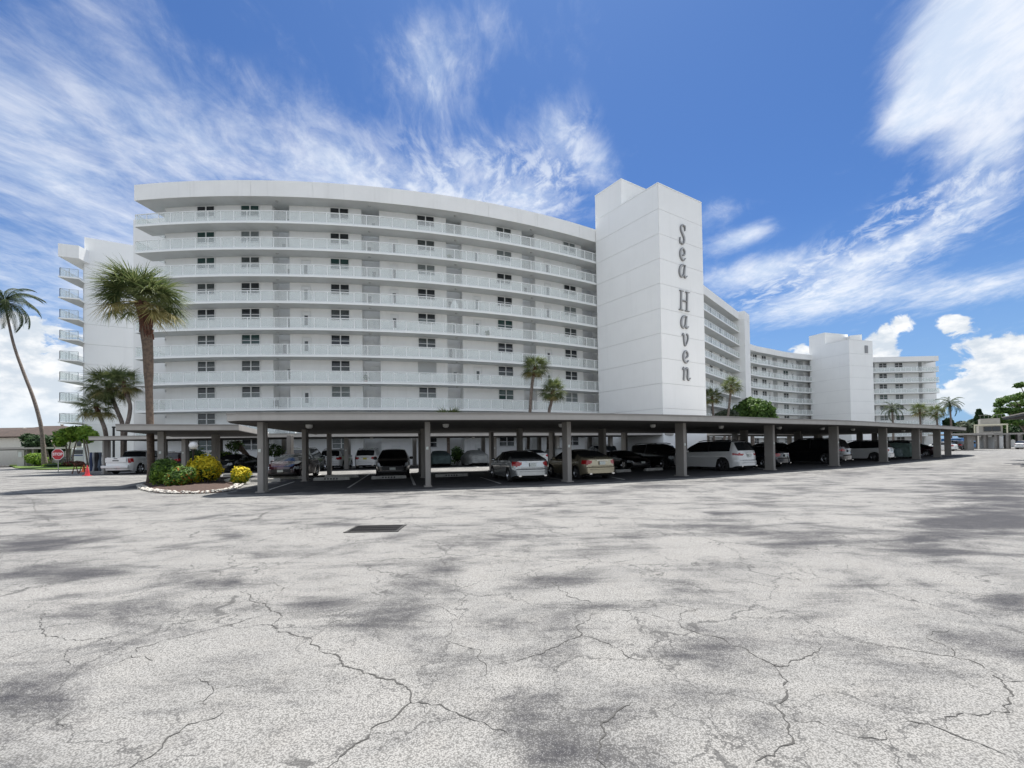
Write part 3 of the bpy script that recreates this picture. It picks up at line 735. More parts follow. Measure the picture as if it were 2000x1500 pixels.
# ================================================================== CARPORTS
COLS1 = [(-9.8, 18.1), (-3.6, 19.6), (2.5, 21.1), (8.75, 23.9), (15.7, 28.1), (22.2, 31.8), (30.1, 37.4), (36.7, 41.9), (42.5, 46.1), (48.2, 51)]
def carport(name, label, front, depth, z0, th, cols, rows, csize=(.21, .56), lean=0.0, ends=True, light_sp=0, group='open-sided car park shelters', nose=()):
    root = empty(name, (front[0][0], front[0][1], 0)); tag(root, label, 'carport', group)
    ox, oy = front[0][0], front[0][1]
    F = [Vector((p[0], p[1])) for p in nose]+[Vector((p.x, p.y)) for p in catmull(front, 1.0)]; nn0 = len(nose)
    core = F[nn0:]; B = offs(core, depth); B = [p+(B[0]-core[0]) for p in F[:nn0]]+B
    FF = [Vector((p.x, p.y)) for p in F]; CP.append([tuple(p) for p in FF]+[tuple(p) for p in B[::-1]])
    F0 = [(p.x-ox, p.y-oy) for p in FF]; B0 = [(p.x-ox, p.y-oy) for p in B]
    q = MB(); q.strip(F0, B0, z0, z0+th); rf = q.link('roof', CONCF, root)
    # soffit sheet in the roof paint, darkened to stand for shade, with shallow ribs
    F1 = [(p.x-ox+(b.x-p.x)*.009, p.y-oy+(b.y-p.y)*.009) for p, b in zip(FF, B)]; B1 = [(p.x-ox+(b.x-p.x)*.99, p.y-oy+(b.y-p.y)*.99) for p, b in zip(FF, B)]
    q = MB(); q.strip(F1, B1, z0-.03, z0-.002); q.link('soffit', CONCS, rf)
    pth = Path([(p.x, p.y) for p in FF])
    for i, c in enumerate(cols):
        # heading of the front edge nearest this column
        best = min(range(len(FF)), key=lambda k: (FF[k]-Vector(c)).length); j = min(max(best, nn0+2 if nn0 else 1), len(FF)-2)
        t = (FF[j+1]-FF[j-1]).normalized(); a = atan2(t.y, t.x); nn = Vector((-t.y, t.x))
        for r in rows:
            p = Vector(c)+nn*r
            q = MB(); q.box((0, 0, z0/2-.16), (csize[0], csize[1], z0+.30)); 
            q.box((csize[0]/2+.012, 0, z0/2-.2), (.03, .10, z0+.2)) 
            co = q.link('column', CONC, root, loc=(p.x-ox, p.y-oy, 0)); co.rotation_euler = (0, 0, a)
            bevel(co, .015)
            e = MB(); e.box((0, 0, .02), (csize[0]+.12, csize[1]+.12, .04)); e.link('base_plate', CONC, co)
            if r == rows[0]:
                e = MB(); e.box((-.02, -csize[1]/2-.012, 1.62), (.10, .012, .12)); e.link('number_plate', PLATE, co)
    q = MB(); q.strip([(p.x-ox, p.y-oy) for p in offs(FF, -.025)], [(p.x-ox, p.y-oy) for p in offs(FF, -.002)], z0+th-.055, z0+th+.012); q.link('drip_edge', CONC, rf)
    if light_sp:
        n = int(pth.L/light_sp)
        for i in range(n):
            p, a = pth.at((i+.55)*light_sp, 2.6)
            q = MB(); q.lathe([(0, -.16), (.09, -.16), (.14, -.11), (.15, 0)], 12); q.link('ceiling_light', mat('lamp_white', (.6, .6, .58), .4), root, smooth=True, angle=40, loc=(p.x-ox, p.y-oy, z0-.03))
    return root, pth
F1 = [(-10.2, 17.1), (-6.6, 17.75), (-3.3, 18.45), (2.7, 19.95), (9.2, 22.8), (16.3, 27.0), (22.9, 30.8), (30.8, 36.4), (37.4, 40.9), (43.3, 45.2), (49.5, 50.2), (53.5, 55.0)]
c1, path1 = carport('front_carport', 'long grey flat roofed carport curving across the front of the car park', F1, 14.2, 2.75, .29, COLS1, (0, 6.4, 12.4), light_sp=6.0, nose=[(-11.1, 18.1), (-10.8, 17.45)])
c2, _ = carport('small_carport', 'grey carport end set back behind the tall palm and lamp post', [(-17.9, 20.8), (-15.8, 21.7), (-13.4, 22.6)], 9.6, 2.66, .27, [(-17.1, 22.5)], (0,), csize=(.26, .42))
q = MB(); q.box((0, 0, 1.17), (.26, .42, 2.94)); o = q.link('column', CONC, c2, loc=(-17.1+17.9, 26.6-20.8, 0)); bevel(o, .015)
q = MB(); q.box((0, 0, 1.17), (.26, .42, 2.94)); o = q.link('column', CONC, c2, loc=(-14.2+17.9, 29.5-20.8, 0)); bevel(o, .015)
F3 = [(-33.6, 36.6), (-33.0, 35.9), (-28, 35.7), (-20, 35.6), (-12.5, 37.4), (-7, 39.6), (0, 41.9), (5, 44.0), (11, 46.5), (17.2, 49)]
def c3(px, Y): return ((px-1000)/900*Y, Y)
c3r, path3 = carport('rear_carport', 'third grey carport roof running behind, close to the foot of the curved building', F3, 5.6, 2.72, .28,
    [c3(208, 37.4), c3(362, 36.9), c3(519, 37.6), c3(676, 39.6), c3(822, 41.6), c3(965, 43.4), c3(1088, 45.4), c3(1192, 47.8), c3(1290, 50)], (0, 4.0), csize=(.34, .45), light_sp=9)
for i in range(26):
    p, a = path3.at(9+1.9*i*(1+.05*sin(i*5)), .35)
    q = MB(); q.lathe([(0, .13), (.045, .13), (.06, .08), (.035, 0)], 8); q.link('vent_cap', TRIM, c3r, loc=(p.x+33.6, p.y-36.6, 3.0))
# behind the front carport's right part, one more shelter
c4, _ = carport('side_carport', 'grey carport roof beyond the front carport, near the tower foot', [(24, 50.5), (32, 55), (40, 60.5), (46, 66)], 5.5, 2.7, .28, [(25.5, 52.6), (31, 55.6), (37, 59.5), (43, 64.3)], (0, 3.8))
c5, _ = carport('far_carport', 'low far carport with one visible leg past the right end of the front carport', [(74.8, 77.6), (80.5, 77.0)], 6, 2.65, .27, [(77.9, 78.6)], (0,), csize=(1.0, .7))
c6, _ = carport('right_carport', 'dark far carport on many close columns at the right edge', [(91.8, 96), (92.6, 90), (93.2, 82), (93.2, 72)], 6, 2.7, .3,
    [(92.9+.06*i, 94.5-2.0*i) for i in range(10)], (0, 4.5), csize=(.45, .5))
c7, _ = carport('near_right_carport', 'dark carport roof corner poking in at the right edge below the tree', [(34.0, 31.9), (29.9, 26.8), (25.2, 20.8)], 7, 3.02, .17, [(33.5, 27.6)], (0,))
for ch in c7.children:
    if ch.name.startswith('roof'): ch.data.materials[0] = mat('carport_roof_dark', (.13, .13, .125), .9, var=.2)


ground()

# ---- asphalt cracks: thin recessed looking dark seams following the breaks in the surface
def cracks():
    tr = [ # picture traces turned into ground positions
     ([(472, 1155), (500, 1175), (545, 1200), (535, 1215), (560, 1235), (600, 1252), (650, 1280), (700, 1310), (750, 1325), (800, 1352), (803, 1372), (860, 1378), (900, 1400), (950, 1425), (1000, 1440)], 5),
     ([(803, 1372), (770, 1400), (730, 1425), (700, 1455), (650, 1490), (640, 1502)], 5),
     ([(545, 1198), (490, 1208), (420, 1230), (330, 1250), (260, 1265), (195, 1268)], 3), ([(262, 1265), (265, 1283), (300, 1290)], 3), ([(262, 1282), (215, 1300), (185, 1312)], 2),
     ([(80, 1195), (80, 1235), (110, 1245), (140, 1250), (210, 1248), (225, 1258)], 3), ([(135, 1250), (60, 1270), (0, 1290)], 2), ([(130, 1265), (138, 1300)], 2),
     ([(1000, 1115), (1050, 1130), (1090, 1145), (1110, 1165), (1150, 1175), (1180, 1185), (1260, 1200), (1320, 1212)], 3),
     ([(1160, 1200), (1132, 1225), (1135, 1240), (1090, 1260), (1050, 1280), (1000, 1292), (960, 1296)], 4), ([(1135, 1240), (1180, 1252), (1215, 1268), (1240, 1284), (1300, 1285)], 2.5),
     ([(1320, 1212), (1340, 1228), (1400, 1248), (1450, 1265), (1485, 1285), (1522, 1299), (1560, 1285), (1600, 1268), (1605, 1255)], 3.5),
     ([(1524, 1299), (1522, 1325), (1532, 1355), (1522, 1385), (1528, 1425), (1527, 1450), (1490, 1478), (1475, 1502)], 5),
     ([(1680, 1252), (1750, 1265), (1830, 1280), (1860, 1283), (1920, 1300), (1955, 1325), (1980, 1352), (1970, 1372), (1935, 1390), (1870, 1400), (1855, 1425)], 4),
     ([(1860, 1283), (1857, 1265), (1822, 1250), (1822, 1235), (1860, 1232)], 3), ([(1960, 1328), (2005, 1335)], 3), ([(1750, 1405), (1800, 1412), (1860, 1430), (1930, 1455), (2005, 1490)], 4),
     ([(1320, 1212), (1330, 1198), (1350, 1190), (1450, 1190)], 2.5), ([(1320, 1200), (1350, 1190), (1280, 1176), (1210, 1175)], 2), ([(1450, 1208), (1540, 1205)], 2),
     ([(1178, 1500), (1172, 1475), (1182, 1440), (1180, 1418), (1215, 1390), (1250, 1370)], 4), ([(1545, 1405), (1600, 1412), (1660, 1432), (1715, 1442), (1740, 1430)], 2.5),
     ([(240, 1500), (300, 1468), (330, 1440), (370, 1420), (430, 1402), (450, 1390)], 3.5), ([(400, 1378), (418, 1350), (405, 1335), (380, 1325)], 2.5), ([(418, 1345), (480, 1345), (540, 1330)], 1.5),
     ([(118, 1425), (120, 1412), (150, 1390)], 2), ([(497, 1132), (550, 1145), (548, 1160)], 2), ([(440, 1100), (470, 1112), (520, 1118)], 2), ([(600, 1160), (650, 1150), (740, 1140), (800, 1128)], 1.5),
     ([(785, 1170), (850, 1185), (900, 1202), (920, 1205)], 2), ([(865, 1255), (935, 1272), (942, 1290), (957, 1310), (930, 1325)], 2.5), ([(960, 1296), (1005, 1290)], 2),
     ([(370, 1190), (480, 1172)], 1.5), ([(10, 955), (60, 975), (70, 1000), (110, 1022), (150, 1045)], 2.5), ([(230, 985), (270, 1005), (275, 1020)], 1.5), ([(65, 970), (170, 1020), (230, 1050), (290, 1095)], 1.5),
     ([(620, 1120), (690, 1125), (700, 1133)], 1.5), ([(1515, 1105), (1540, 1120), (1570, 1140)], 2), ([(1580, 1105), (1585, 1120)], 1.5), ([(1655, 1100), (1665, 1120)], 1.5), ([(1760, 1125), (1755, 1135), (1820, 1135), (1860, 1130)], 1.5),
     ([(1780, 1165), (1790, 1185)], 1.2), ([(1895, 1200), (1915, 1215)], 1.5), ([(780, 1070), (850, 1090), (885, 1110)], 1.5), ([(960, 1340), (975, 1370)], 1), ([(1040, 1070), (1015, 1115), (1000, 1117)], 1.2)]
    q = MB()
    for t, w in tr:
        g = [Vector(G(x, y)) for x, y in t]
        g = catmull([tuple(p) for p in g], .025); n = len(g); k0 = len(q.v)
        acc = 0
        for i, p in enumerate(g):
            if i: acc += (g[i]-g[i-1]).length
            d = g[min(i+1, n-1)]-g[max(i-1, 0)]; d = Vector((d.x, d.y)); d = d.normalized() if d.length > 1e-9 else Vector((1, 0))
            nn = Vector((-d.y, d.x)); sd_ = mnoise.noise((p.x*3.1, p.y*3.1, 0))*.05+mnoise.noise((p.x*9, p.y*9, 3))*.045+mnoise.noise((p.x*26, p.y*26, 9))*.020+mnoise.noise((p.x*60, p.y*60, 1))*.007
            ww = (.00105*w)*(.85+1.5*mnoise.noise((p.x*17, p.y*17, 5))+.6*mnoise.noise((p.x*50, p.y*50, 2))); ww = max(.0006, ww)*min(1, .35+4*min(i, n-1-i)/n)
            ww *= (1+.10*max(0, p.y-3))
            c = Vector((p.x, p.y))+nn*sd_
            q.v += [(c.x-nn.x*ww, c.y-nn.y*ww, .003), (c.x+nn.x*ww, c.y+nn.y*ww, .003)]
        for i in range(n-1): a = k0+2*i; q.f.append((a, a+2, a+3, a+1)); q.mi.append(0)
    tag(q.link('asphalt_cracks', mat('crack_dark', (.05, .049, .047), .95)), kind='structure', label='dark cracks branching through the pale asphalt')
cracks()

# ---- painted bay lines
def line(a, b, w=.10):
    a = Vector(a); b = Vector(b); d = (b-a).normalized(); n = Vector((-d.y, d.x))*w/2
    q = MB(); q.add([(*(a+n), .008), (*(a-n), .008), (*(b-n), .008), (*(b+n), .008)], [(0, 1, 2, 3)])
    tag(q.link('parking_line', LINE), kind='structure')
line(G(525, 957), G(575, 941)); line(G(680, 953), G(722, 926)); line(G(978, 945), G(938, 932)); line(G(1108, 938), G(1068, 933)); line(G(1220, 937), G(1195, 932))
line(G(810, 948), G(798, 920), .12); line(G(905, 905), G(935, 913), .14); line(G(1500, 917), G(1470, 913)); line(G(590, 940), G(628, 926))

# ---- wheel stops
def wheel_stop(p, rz, label, text=True, L=1.85):
    r = empty('wheel_stop', (p[0], p[1], 0), rz); tag(r, label, 'wheel stop', 'concrete wheel stops in the parking bays')
    q = MB(); h = .17
    vs = []
    for x, s in ((-L/2, .92), (L/2, .92)):
        vs += [(x, -.13, 0), (x, .13, 0), (x*.985, .075, h), (x*.985, -.075, h)]
    q.add(vs, [(0, 3, 2, 1), (4, 5, 6, 7), (0, 1, 5, 4), (1, 2, 6, 5), (2, 3, 7, 6), (3, 0, 4, 7)])
    o = q.link('block', STOPC, r); bevel(o, .015)
    if text:
        q = MB()
        for i in range(5):
            x = -.32+.15*i
            q.box((x, -.105, .085), (.075, .012, .085), 0, tilt=(radians(-18), 'X'))
        q.link('stencil_mark', STENCIL, r)
    return r
hd = atan2(.25, 1)
wheel_stop(G(648, 938), hd*.7, 'pale wheel stop in the empty bay, nearest of its pair')
wheel_stop(G(668, 933), hd*.7, 'pale wheel stop just behind another in the empty bay', False, 1.9)
wheel_stop(G(760, 935), hd, 'pale wheel stop in front of the black hatchback')
wheel_stop(G(882, 931), hd*1.2, 'pale wheel stop in the empty bay left of the silver saloon')
wheel_stop(G(1276, 919), .5, 'wheel stop before the dark cars right of the gold saloon', False, 1.5)
wheel_stop(G(1216, 922), .5, 'wheel stop beside the column right of the gold saloon', False, 1.2)
wheel_stop(G(558, 936), hd*.5, 'wheel stop under the dark red saloon beside the first column', False)
wheel_stop(G(465, 930), 0.05, 'wheel stop behind the small round yellow bush', False)
wheel_stop(G(390, 938), 0.0, 'wheel stop between the tall yellow bush and the green bush', False)
wheel_stop(G(520, 941), 0.1, 'wheel stop right of the first carport column, far side', False, 1.5)

# ---- storm grate
g0 = empty('storm_drain_grate', (*G(735, 1033), 0), 0.02); tag(g0, 'dark iron storm drain grate set in the pale asphalt', 'drain grate')
q = MB(); W_, D_ = .96, .72; sk = .10
def gp(x, y): return (x+sk*y*0, y)
for y in (-D_/2, D_/2): q.box((0, y, .004), (W_+.08, .05, .02))
for x in (-W_/2, W_/2): q.box((x, 0, .004), (.05, D_-.05, .0195))
q.link('frame', mat('iron_worn', (.05, .05, .05), .9, var=.4, vscale=20, spec=0.15), g0)
for i in range(22):
    x = -W_/2+.04+i*(W_-.08)/21
    e = MB(); e.box((x, 0, .004), (.016, D_-.06, .012)); e.link('bar', mat('iron_dark', (.012, .012, .014), .95, spec=0.1), g0)
for y in (-.12, .12): e = MB(); e.box((0, y, .006), (W_-.06, .02, .012)); e.link('bar', MATS['iron_dark'], g0)
q = MB(); q.add([(-W_/2, -D_/2, .0035), (W_/2, -D_/2, .0035), (W_/2, D_/2, .0035), (-W_/2, D_/2, .0035)], [(0, 1, 2, 3)]); q.link('pit', UNDER, g0)

# ================================================================== CARS
def lerp(a, b, t): return a+(b-a)*t
def pl(tab, x):
    if x <= tab[0][0]: return tab[0][1]
    for (a, va), (b, vb) in zip(tab, tab[1:]):
        if x <= b: return lerp(va, vb, (x-a)/(b-a))
    return tab[-1][1]
STY = {
 'saloon': dict(L=4.75, W=1.84, H=1.46, top=[(0, .98), (.12, 1.05), (.62, 1.09), (1.0, 1.24), (1.5, 1.405), (2.1, 1.46), (2.75, 1.43), (3.15, 1.25), (3.6, 1.02), (4.3, .88), (4.62, .74), (4.75, .60)],
     belt=[(0, .92), (.7, 1.0), (3.5, .93), (4.4, .80), (4.75, .58)], rg=(.66, 1.46), wg=(2.78, 3.58), sg=(1.05, 3.3), wh=(.95, 3.80), wr=.33, tl=(.74, .95, .56), hl=(.58, .74, .5), bp=1.97),
 'suv': dict(L=4.85, W=1.92, H=1.76, top=[(0, 1.02), (.06, 1.14), (.22, 1.40), (.40, 1.62), (.62, 1.70), (1.8, 1.76), (2.7, 1.71), (3.15, 1.50), (3.7, 1.16), (4.4, 1.03), (4.72, .86), (4.85, .70)],
     belt=[(0, 1.02), (.6, 1.12), (3.6, 1.04), (4.5, .92), (4.85, .68)], rg=(.07, .40), wg=(2.75, 3.66), sg=(.55, 3.35), wh=(.98, 3.86), wr=.37, tl=(.82, 1.04, .55), hl=(.70, .88, .5), bp=2.0),
 'bigsuv': dict(L=5.25, W=2.0, H=1.84, top=[(0, 1.10), (.06, 1.22), (.24, 1.50), (.42, 1.72), (.62, 1.78), (1.8, 1.84), (3.0, 1.79), (3.5, 1.55), (4.0, 1.24), (4.85, 1.12), (5.12, .94), (5.25, .75)],
     belt=[(0, 1.10), (.6, 1.18), (3.9, 1.12), (4.9, 1.0), (5.25, .72)], rg=(.07, .42), wg=(3.05, 3.95), sg=(.60, 3.7), wh=(1.08, 4.2), wr=.40, tl=(.92, 1.06, .50), hl=(.80, .96, .5), bp=2.1),
 'hatch': dict(L=4.3, W=1.80, H=1.55, top=[(0, .98), (.08, 1.08), (.35, 1.32), (.62, 1.45), (1.6, 1.55), (2.4, 1.51), (2.85, 1.30), (3.3, 1.05), (3.95, .93), (4.2, .78), (4.3, .64)],
     belt=[(0, .96), (.5, 1.04), (3.2, .97), (4.0, .84), (4.3, .62)], rg=(.09, .62), wg=(2.45, 3.28), sg=(.65, 3.0), wh=(.80, 3.40), wr=.32, tl=(.80, 1.0, .58), hl=(.62, .80, .5), bp=1.8),
 'sports': dict(L=4.6, W=1.94, H=1.32, top=[(0, .92), (.15, .99), (.6, 1.03), (1.5, 1.27), (2.2, 1.32), (2.6, 1.28), (3.1, 1.05), (3.5, .90), (4.2, .78), (4.5, .64), (4.6, .52)],
     belt=[(0, .88), (.7, .95), (3.4, .86), (4.3, .70), (4.6, .50)], rg=(.65, 1.45), wg=(2.62, 3.45), sg=(1.2, 3.1), wh=(.92, 3.70), wr=.34, tl=(.72, .88, .5), hl=(.52, .64, .5), bp=2.0),
 'pickup': dict(L=5.85, W=2.04, H=1.92, top=[(0, 1.34), (1.95, 1.34), (1.97, 1.36), (2.12, 1.80), (2.35, 1.89), (3.2, 1.92), (3.9, 1.87), (4.3, 1.60), (4.75, 1.32), (5.5, 1.22), (5.75, 1.05), (5.85, .85)],
     belt=[(0, 1.33), (1.9, 1.33), (4.7, 1.24), (5.5, 1.12), (5.85, .82)], rg=(1.98, 2.14), wg=(3.95, 4.7), sg=(2.3, 4.45), wh=(1.25, 4.85), wr=.42, tl=(.92, 1.26, .80), hl=(.85, 1.1, .5), bp=3.3)}
PAINTS = {}
def paint(name, c, metal=.3):
    if name not in PAINTS: PAINTS[name] = mat('paint_'+name, c, .22, metal=metal, coat=1.0)
    return PAINTS[name]
CARN = [0]
def car_meshes(style, cover=False, seed=0, under_trim=0.0):
    S = STY[style]; L, W, H = S['L'], S['W']/2, S['H']
    xs = set([round(i*L/46, 3) for i in range(47)]+[round(v, 3) for v, _ in S['top']]+[round(v, 3) for v in S['rg']+S['wg']+S['sg']])
    for wc in S['wh']:
        r = S['wr']+.05
        for k in range(-7, 8): xs.add(round(wc+r*sin(k/7*pi/2), 3))
    xs.add(S['bp']-.05); xs.add(S['bp']+.05)
    xs = sorted(xs); ys = [xs[0]]
    for x in xs[1:]:
        if x-ys[-1] > .012: ys.append(x)
    ys[-1] = L; xs = ys
    J, Gr, M = 14, 4, 8
    rows = []; rs = random.Random(seed)
    sill = .22 if not cover else .16
    for y in xs:
        zt = pl(S['top'], y); zb = min(pl(S['belt'], y), zt-.015)
        z0 = sill
        e = min(y, L-y)
        if e < .5: z0 = sill+.10*(1-e/.5)
        if not cover:
            for wc in S['wh']:
                r = S['wr']+.045; d = abs(y-wc)
                if d < r: z0 = max(z0, S['wr']+sqrt(r*r-d*d))
        ex = (1-.17*max(0, 1-y/.55)**2.2-.0) if y < .55 else (1-.24*max(0, 1-(L-y)/.95)**2.2)
        g = max(0, min(1, (zt-zb)/max(.2, (H-1.02))))
        sec = []
        for j in range(J+1):
            t = j/J; z = lerp(z0, zb, t); tt = (z-.2)/max(.3, zb-.2)
            w = W*ex*(1-.055*(1-tt)**2-.10*max(0, tt-.62)**2/.15*.55)
            if .60 < tt < .76: w *= 1.004
            sec.append((w, z))
        wb = sec[-1][0]
        we = lerp(wb*.97, W*.70*ex, g)
        ze = lerp(zt-.006, zt-.055, g)
        for k in range(1, Gr+1):
            t = k/Gr; sec.append((lerp(wb, we, t**1.15), lerp(zb, ze, t)))
        cr = []
        for k in range(1, M):
            u = -1+2*k/M; cr.append((we*-u, zt-(zt-ze)*abs(u)**2.4))
        rows.append((sec, cr))
    verts = []; n_ = J+Gr+1; ring = 2*n_+M-1
    def bulge(y, w, z):          # round the nose and tail in plan and let the bumpers stand proud
        a = abs(w)/W
        o = 0.0
        if y < .5: o += (.26*a**3.4-.05*(1 if .3 < z < .62 else 0)+max(0, z-.72)*.07)*(1-y/.5)
        if y > L-.8: o -= (.30*a**2.6)*(1-(L-y)/.8)
        return y+o
    for (sec, cr), y in zip(rows, xs):
        for w, z in sec: verts.append((-w, bulge(y, w, z), z))
        for w, z in cr: verts.append((-w, bulge(y, w, z), z))
        for w, z in reversed(sec): verts.append((w, bulge(y, w, z), z))
    faces = {}
    def put(cat, f): faces.setdefault(cat, []).append(f)
    sg0, sg1 = S['sg']; cat_g = 'glass'
    for i in range(len(xs)-1):
        ym = (xs[i]+xs[i+1])/2
        for j in range(ring-1):
            a = i*ring+j; f = (a, a+1, a+ring+1, a+ring)
            zc = sum(verts[q][2] for q in f)/4; wc = abs(sum(verts[q][0] for q in f)/4)
            side = j < n_-1 or j >= n_+M-1
            jj = j if j < n_-1 else ring-2-j
            c = 'body'
            if cover: put('body', f); continue
            if side and jj >= J and sg0 < ym < sg1 and abs(ym-S['bp']) > .05 and jj < J+Gr: 
                c = 'side_window' if jj < J+Gr-0 else 'body'
                top = pl(S['top'], ym)
                if jj == J+Gr-1 and style != 'x': c = 'body' if zc > top-.03 else 'side_window'
            elif side and jj >= J and sg0 < ym < sg1: c = 'trim'
            elif not side:
                if S['rg'][0] < ym < S['rg'][1]: c = 'rear_window'
                elif S['wg'][0] < ym < S['wg'][1]: c = 'windscreen'
            if side and c == 'body':
                if zc < .33: c = 'trim' if under_trim else 'body'
                if ym < .34 and S['tl'][0] < zc < S['tl'][1]: c = 'tail'
                if ym > L-.42 and S['hl'][0] < zc < S['hl'][1]: c = 'head'
            put(c, f)
    # end caps as curved grids
    for endi, y in ((0, 0), (len(xs)-1, L)):
        sec = rows[endi][0]; k0 = len(verts); K = 26
        top = rows[endi][1]
        nr = len(sec); grid = []
        for j, (w, z) in enumerate(sec):
            row = []
            for k in range(K+1):
                u = -1+2*k/K; x = -w*-u if False else w*u
                zz = z
                verts.append((x, bulge(y, x, zz), zz)); row.append(len(verts)-1)
            grid.append(row)
        for j in range(nr-1):
            for k in range(K):
                f = (grid[j][k], grid[j][k+1], grid[j+1][k+1], grid[j+1][k])
                if endi: f = f[::-1]
                zc = sum(verts[q][2] for q in f)/4; xc = abs(sum(verts[q][0] for q in f)/4)
                c = 'body'
                if not cover:
                    if endi == 0:
                        tz = (S['tl'][0]+S['tl'][1])/2; th = (S['tl'][1]-S['tl'][0])/2; tx = W*.96; tw_ = tx-S['tl'][2]
                        if abs(zc-tz) < th*1.15*max(0, 1-max(0, (W*.80-xc)/tw_)**1.5) and xc > S['tl'][2]-.04: c = 'tail'
                        if zc < .34: c = 'trim'
                    else:
                        if S['hl'][0] < zc < S['hl'][1] and xc > S['hl'][2]: c = 'head'
                        elif xc < .55 and .42 < zc < S['hl'][1]: c = 'grille'
                        elif zc < .38: c = 'trim'
                put(c, f)
    if cover:
        for i, v in enumerate(verts):
            n = mnoise.noise((v[0]*2.3+seed, v[1]*2.3, v[2]*3.0)); n2 = mnoise.noise((v[0]*7+seed, v[1]*7, v[2]*2.5))
            k = 1+.05*n+.018*n2; e = 1+.05*max(0, .6-v[2])
            verts[i] = (v[0]*k*e, v[1]+.05*n, max(.14, v[2]*(1-.0)+.02*n2))
    return verts, faces
_cm = {}
def sub_mesh(verts, fs, name, m, smooth=True):
    used = sorted(set(i for f in fs for i in f)); mp_ = {o: i for i, o in enumerate(used)}
    me = bpy.data.meshes.new(name); me.from_pydata([verts[i] for i in used], [], [tuple(mp_[i] for i in f) for f in fs])
    me.validate(); me.update()
    bm = bmesh.new(); bm.from_mesh(me); bmesh.ops.remove_doubles(bm, verts=bm.verts, dist=.0015); bm.to_mesh(me); bm.free()
    me.polygons.foreach_set('use_smooth', [True]*len(me.polygons)); me.set_sharp_from_angle(angle=radians(38))
    me.materials.append(m); return me
def wheel_mesh(style, dark):
    k = ('wheel', style, dark)
    if k in _cm: return _cm[k]
    r = STY[style]['wr']; w = .23
    q = MB(); q.lathe([(r*.66, -w/2), (r*.94, -w/2), (r, -w/2+.03), (r, w/2-.03), (r*.94, w/2), (r*.66, w/2)], 28, axis='X'); t = q.mesh('tyre', True, 40); t.materials.append(RUB)
    q = MB(); q.lathe([(.0, w/2-.07), (r*.16, w/2-.045), (r*.18, w/2-.06)], 16, axis='X'); q.lathe([(r*.58, w/2-.05), (r*.66, w/2-.005), (r*.69, w/2-.03), (r*.62, -w/2+.02)], 28, axis='X')
    for i in range(10):
        a = 2*pi*i/10+(.1 if i % 2 else -.1); c = r*.37
        q.box((w/2-.055, cos(a)*c, sin(a)*c), (.035, r*.48, .045 if r < .38 else .05), tilt=(a, 'X'))
    e = q.mesh('rim', True, 30); e.materials.append(ALLOYD if dark else ALLOY)
    q = MB(); q.lathe([(0, .0), (r*.6, .0)], 16, axis='X'); d = q.mesh('brake', True); d.materials.append(UNDER)
    _cm[k] = (t, e, d); return _cm[k]
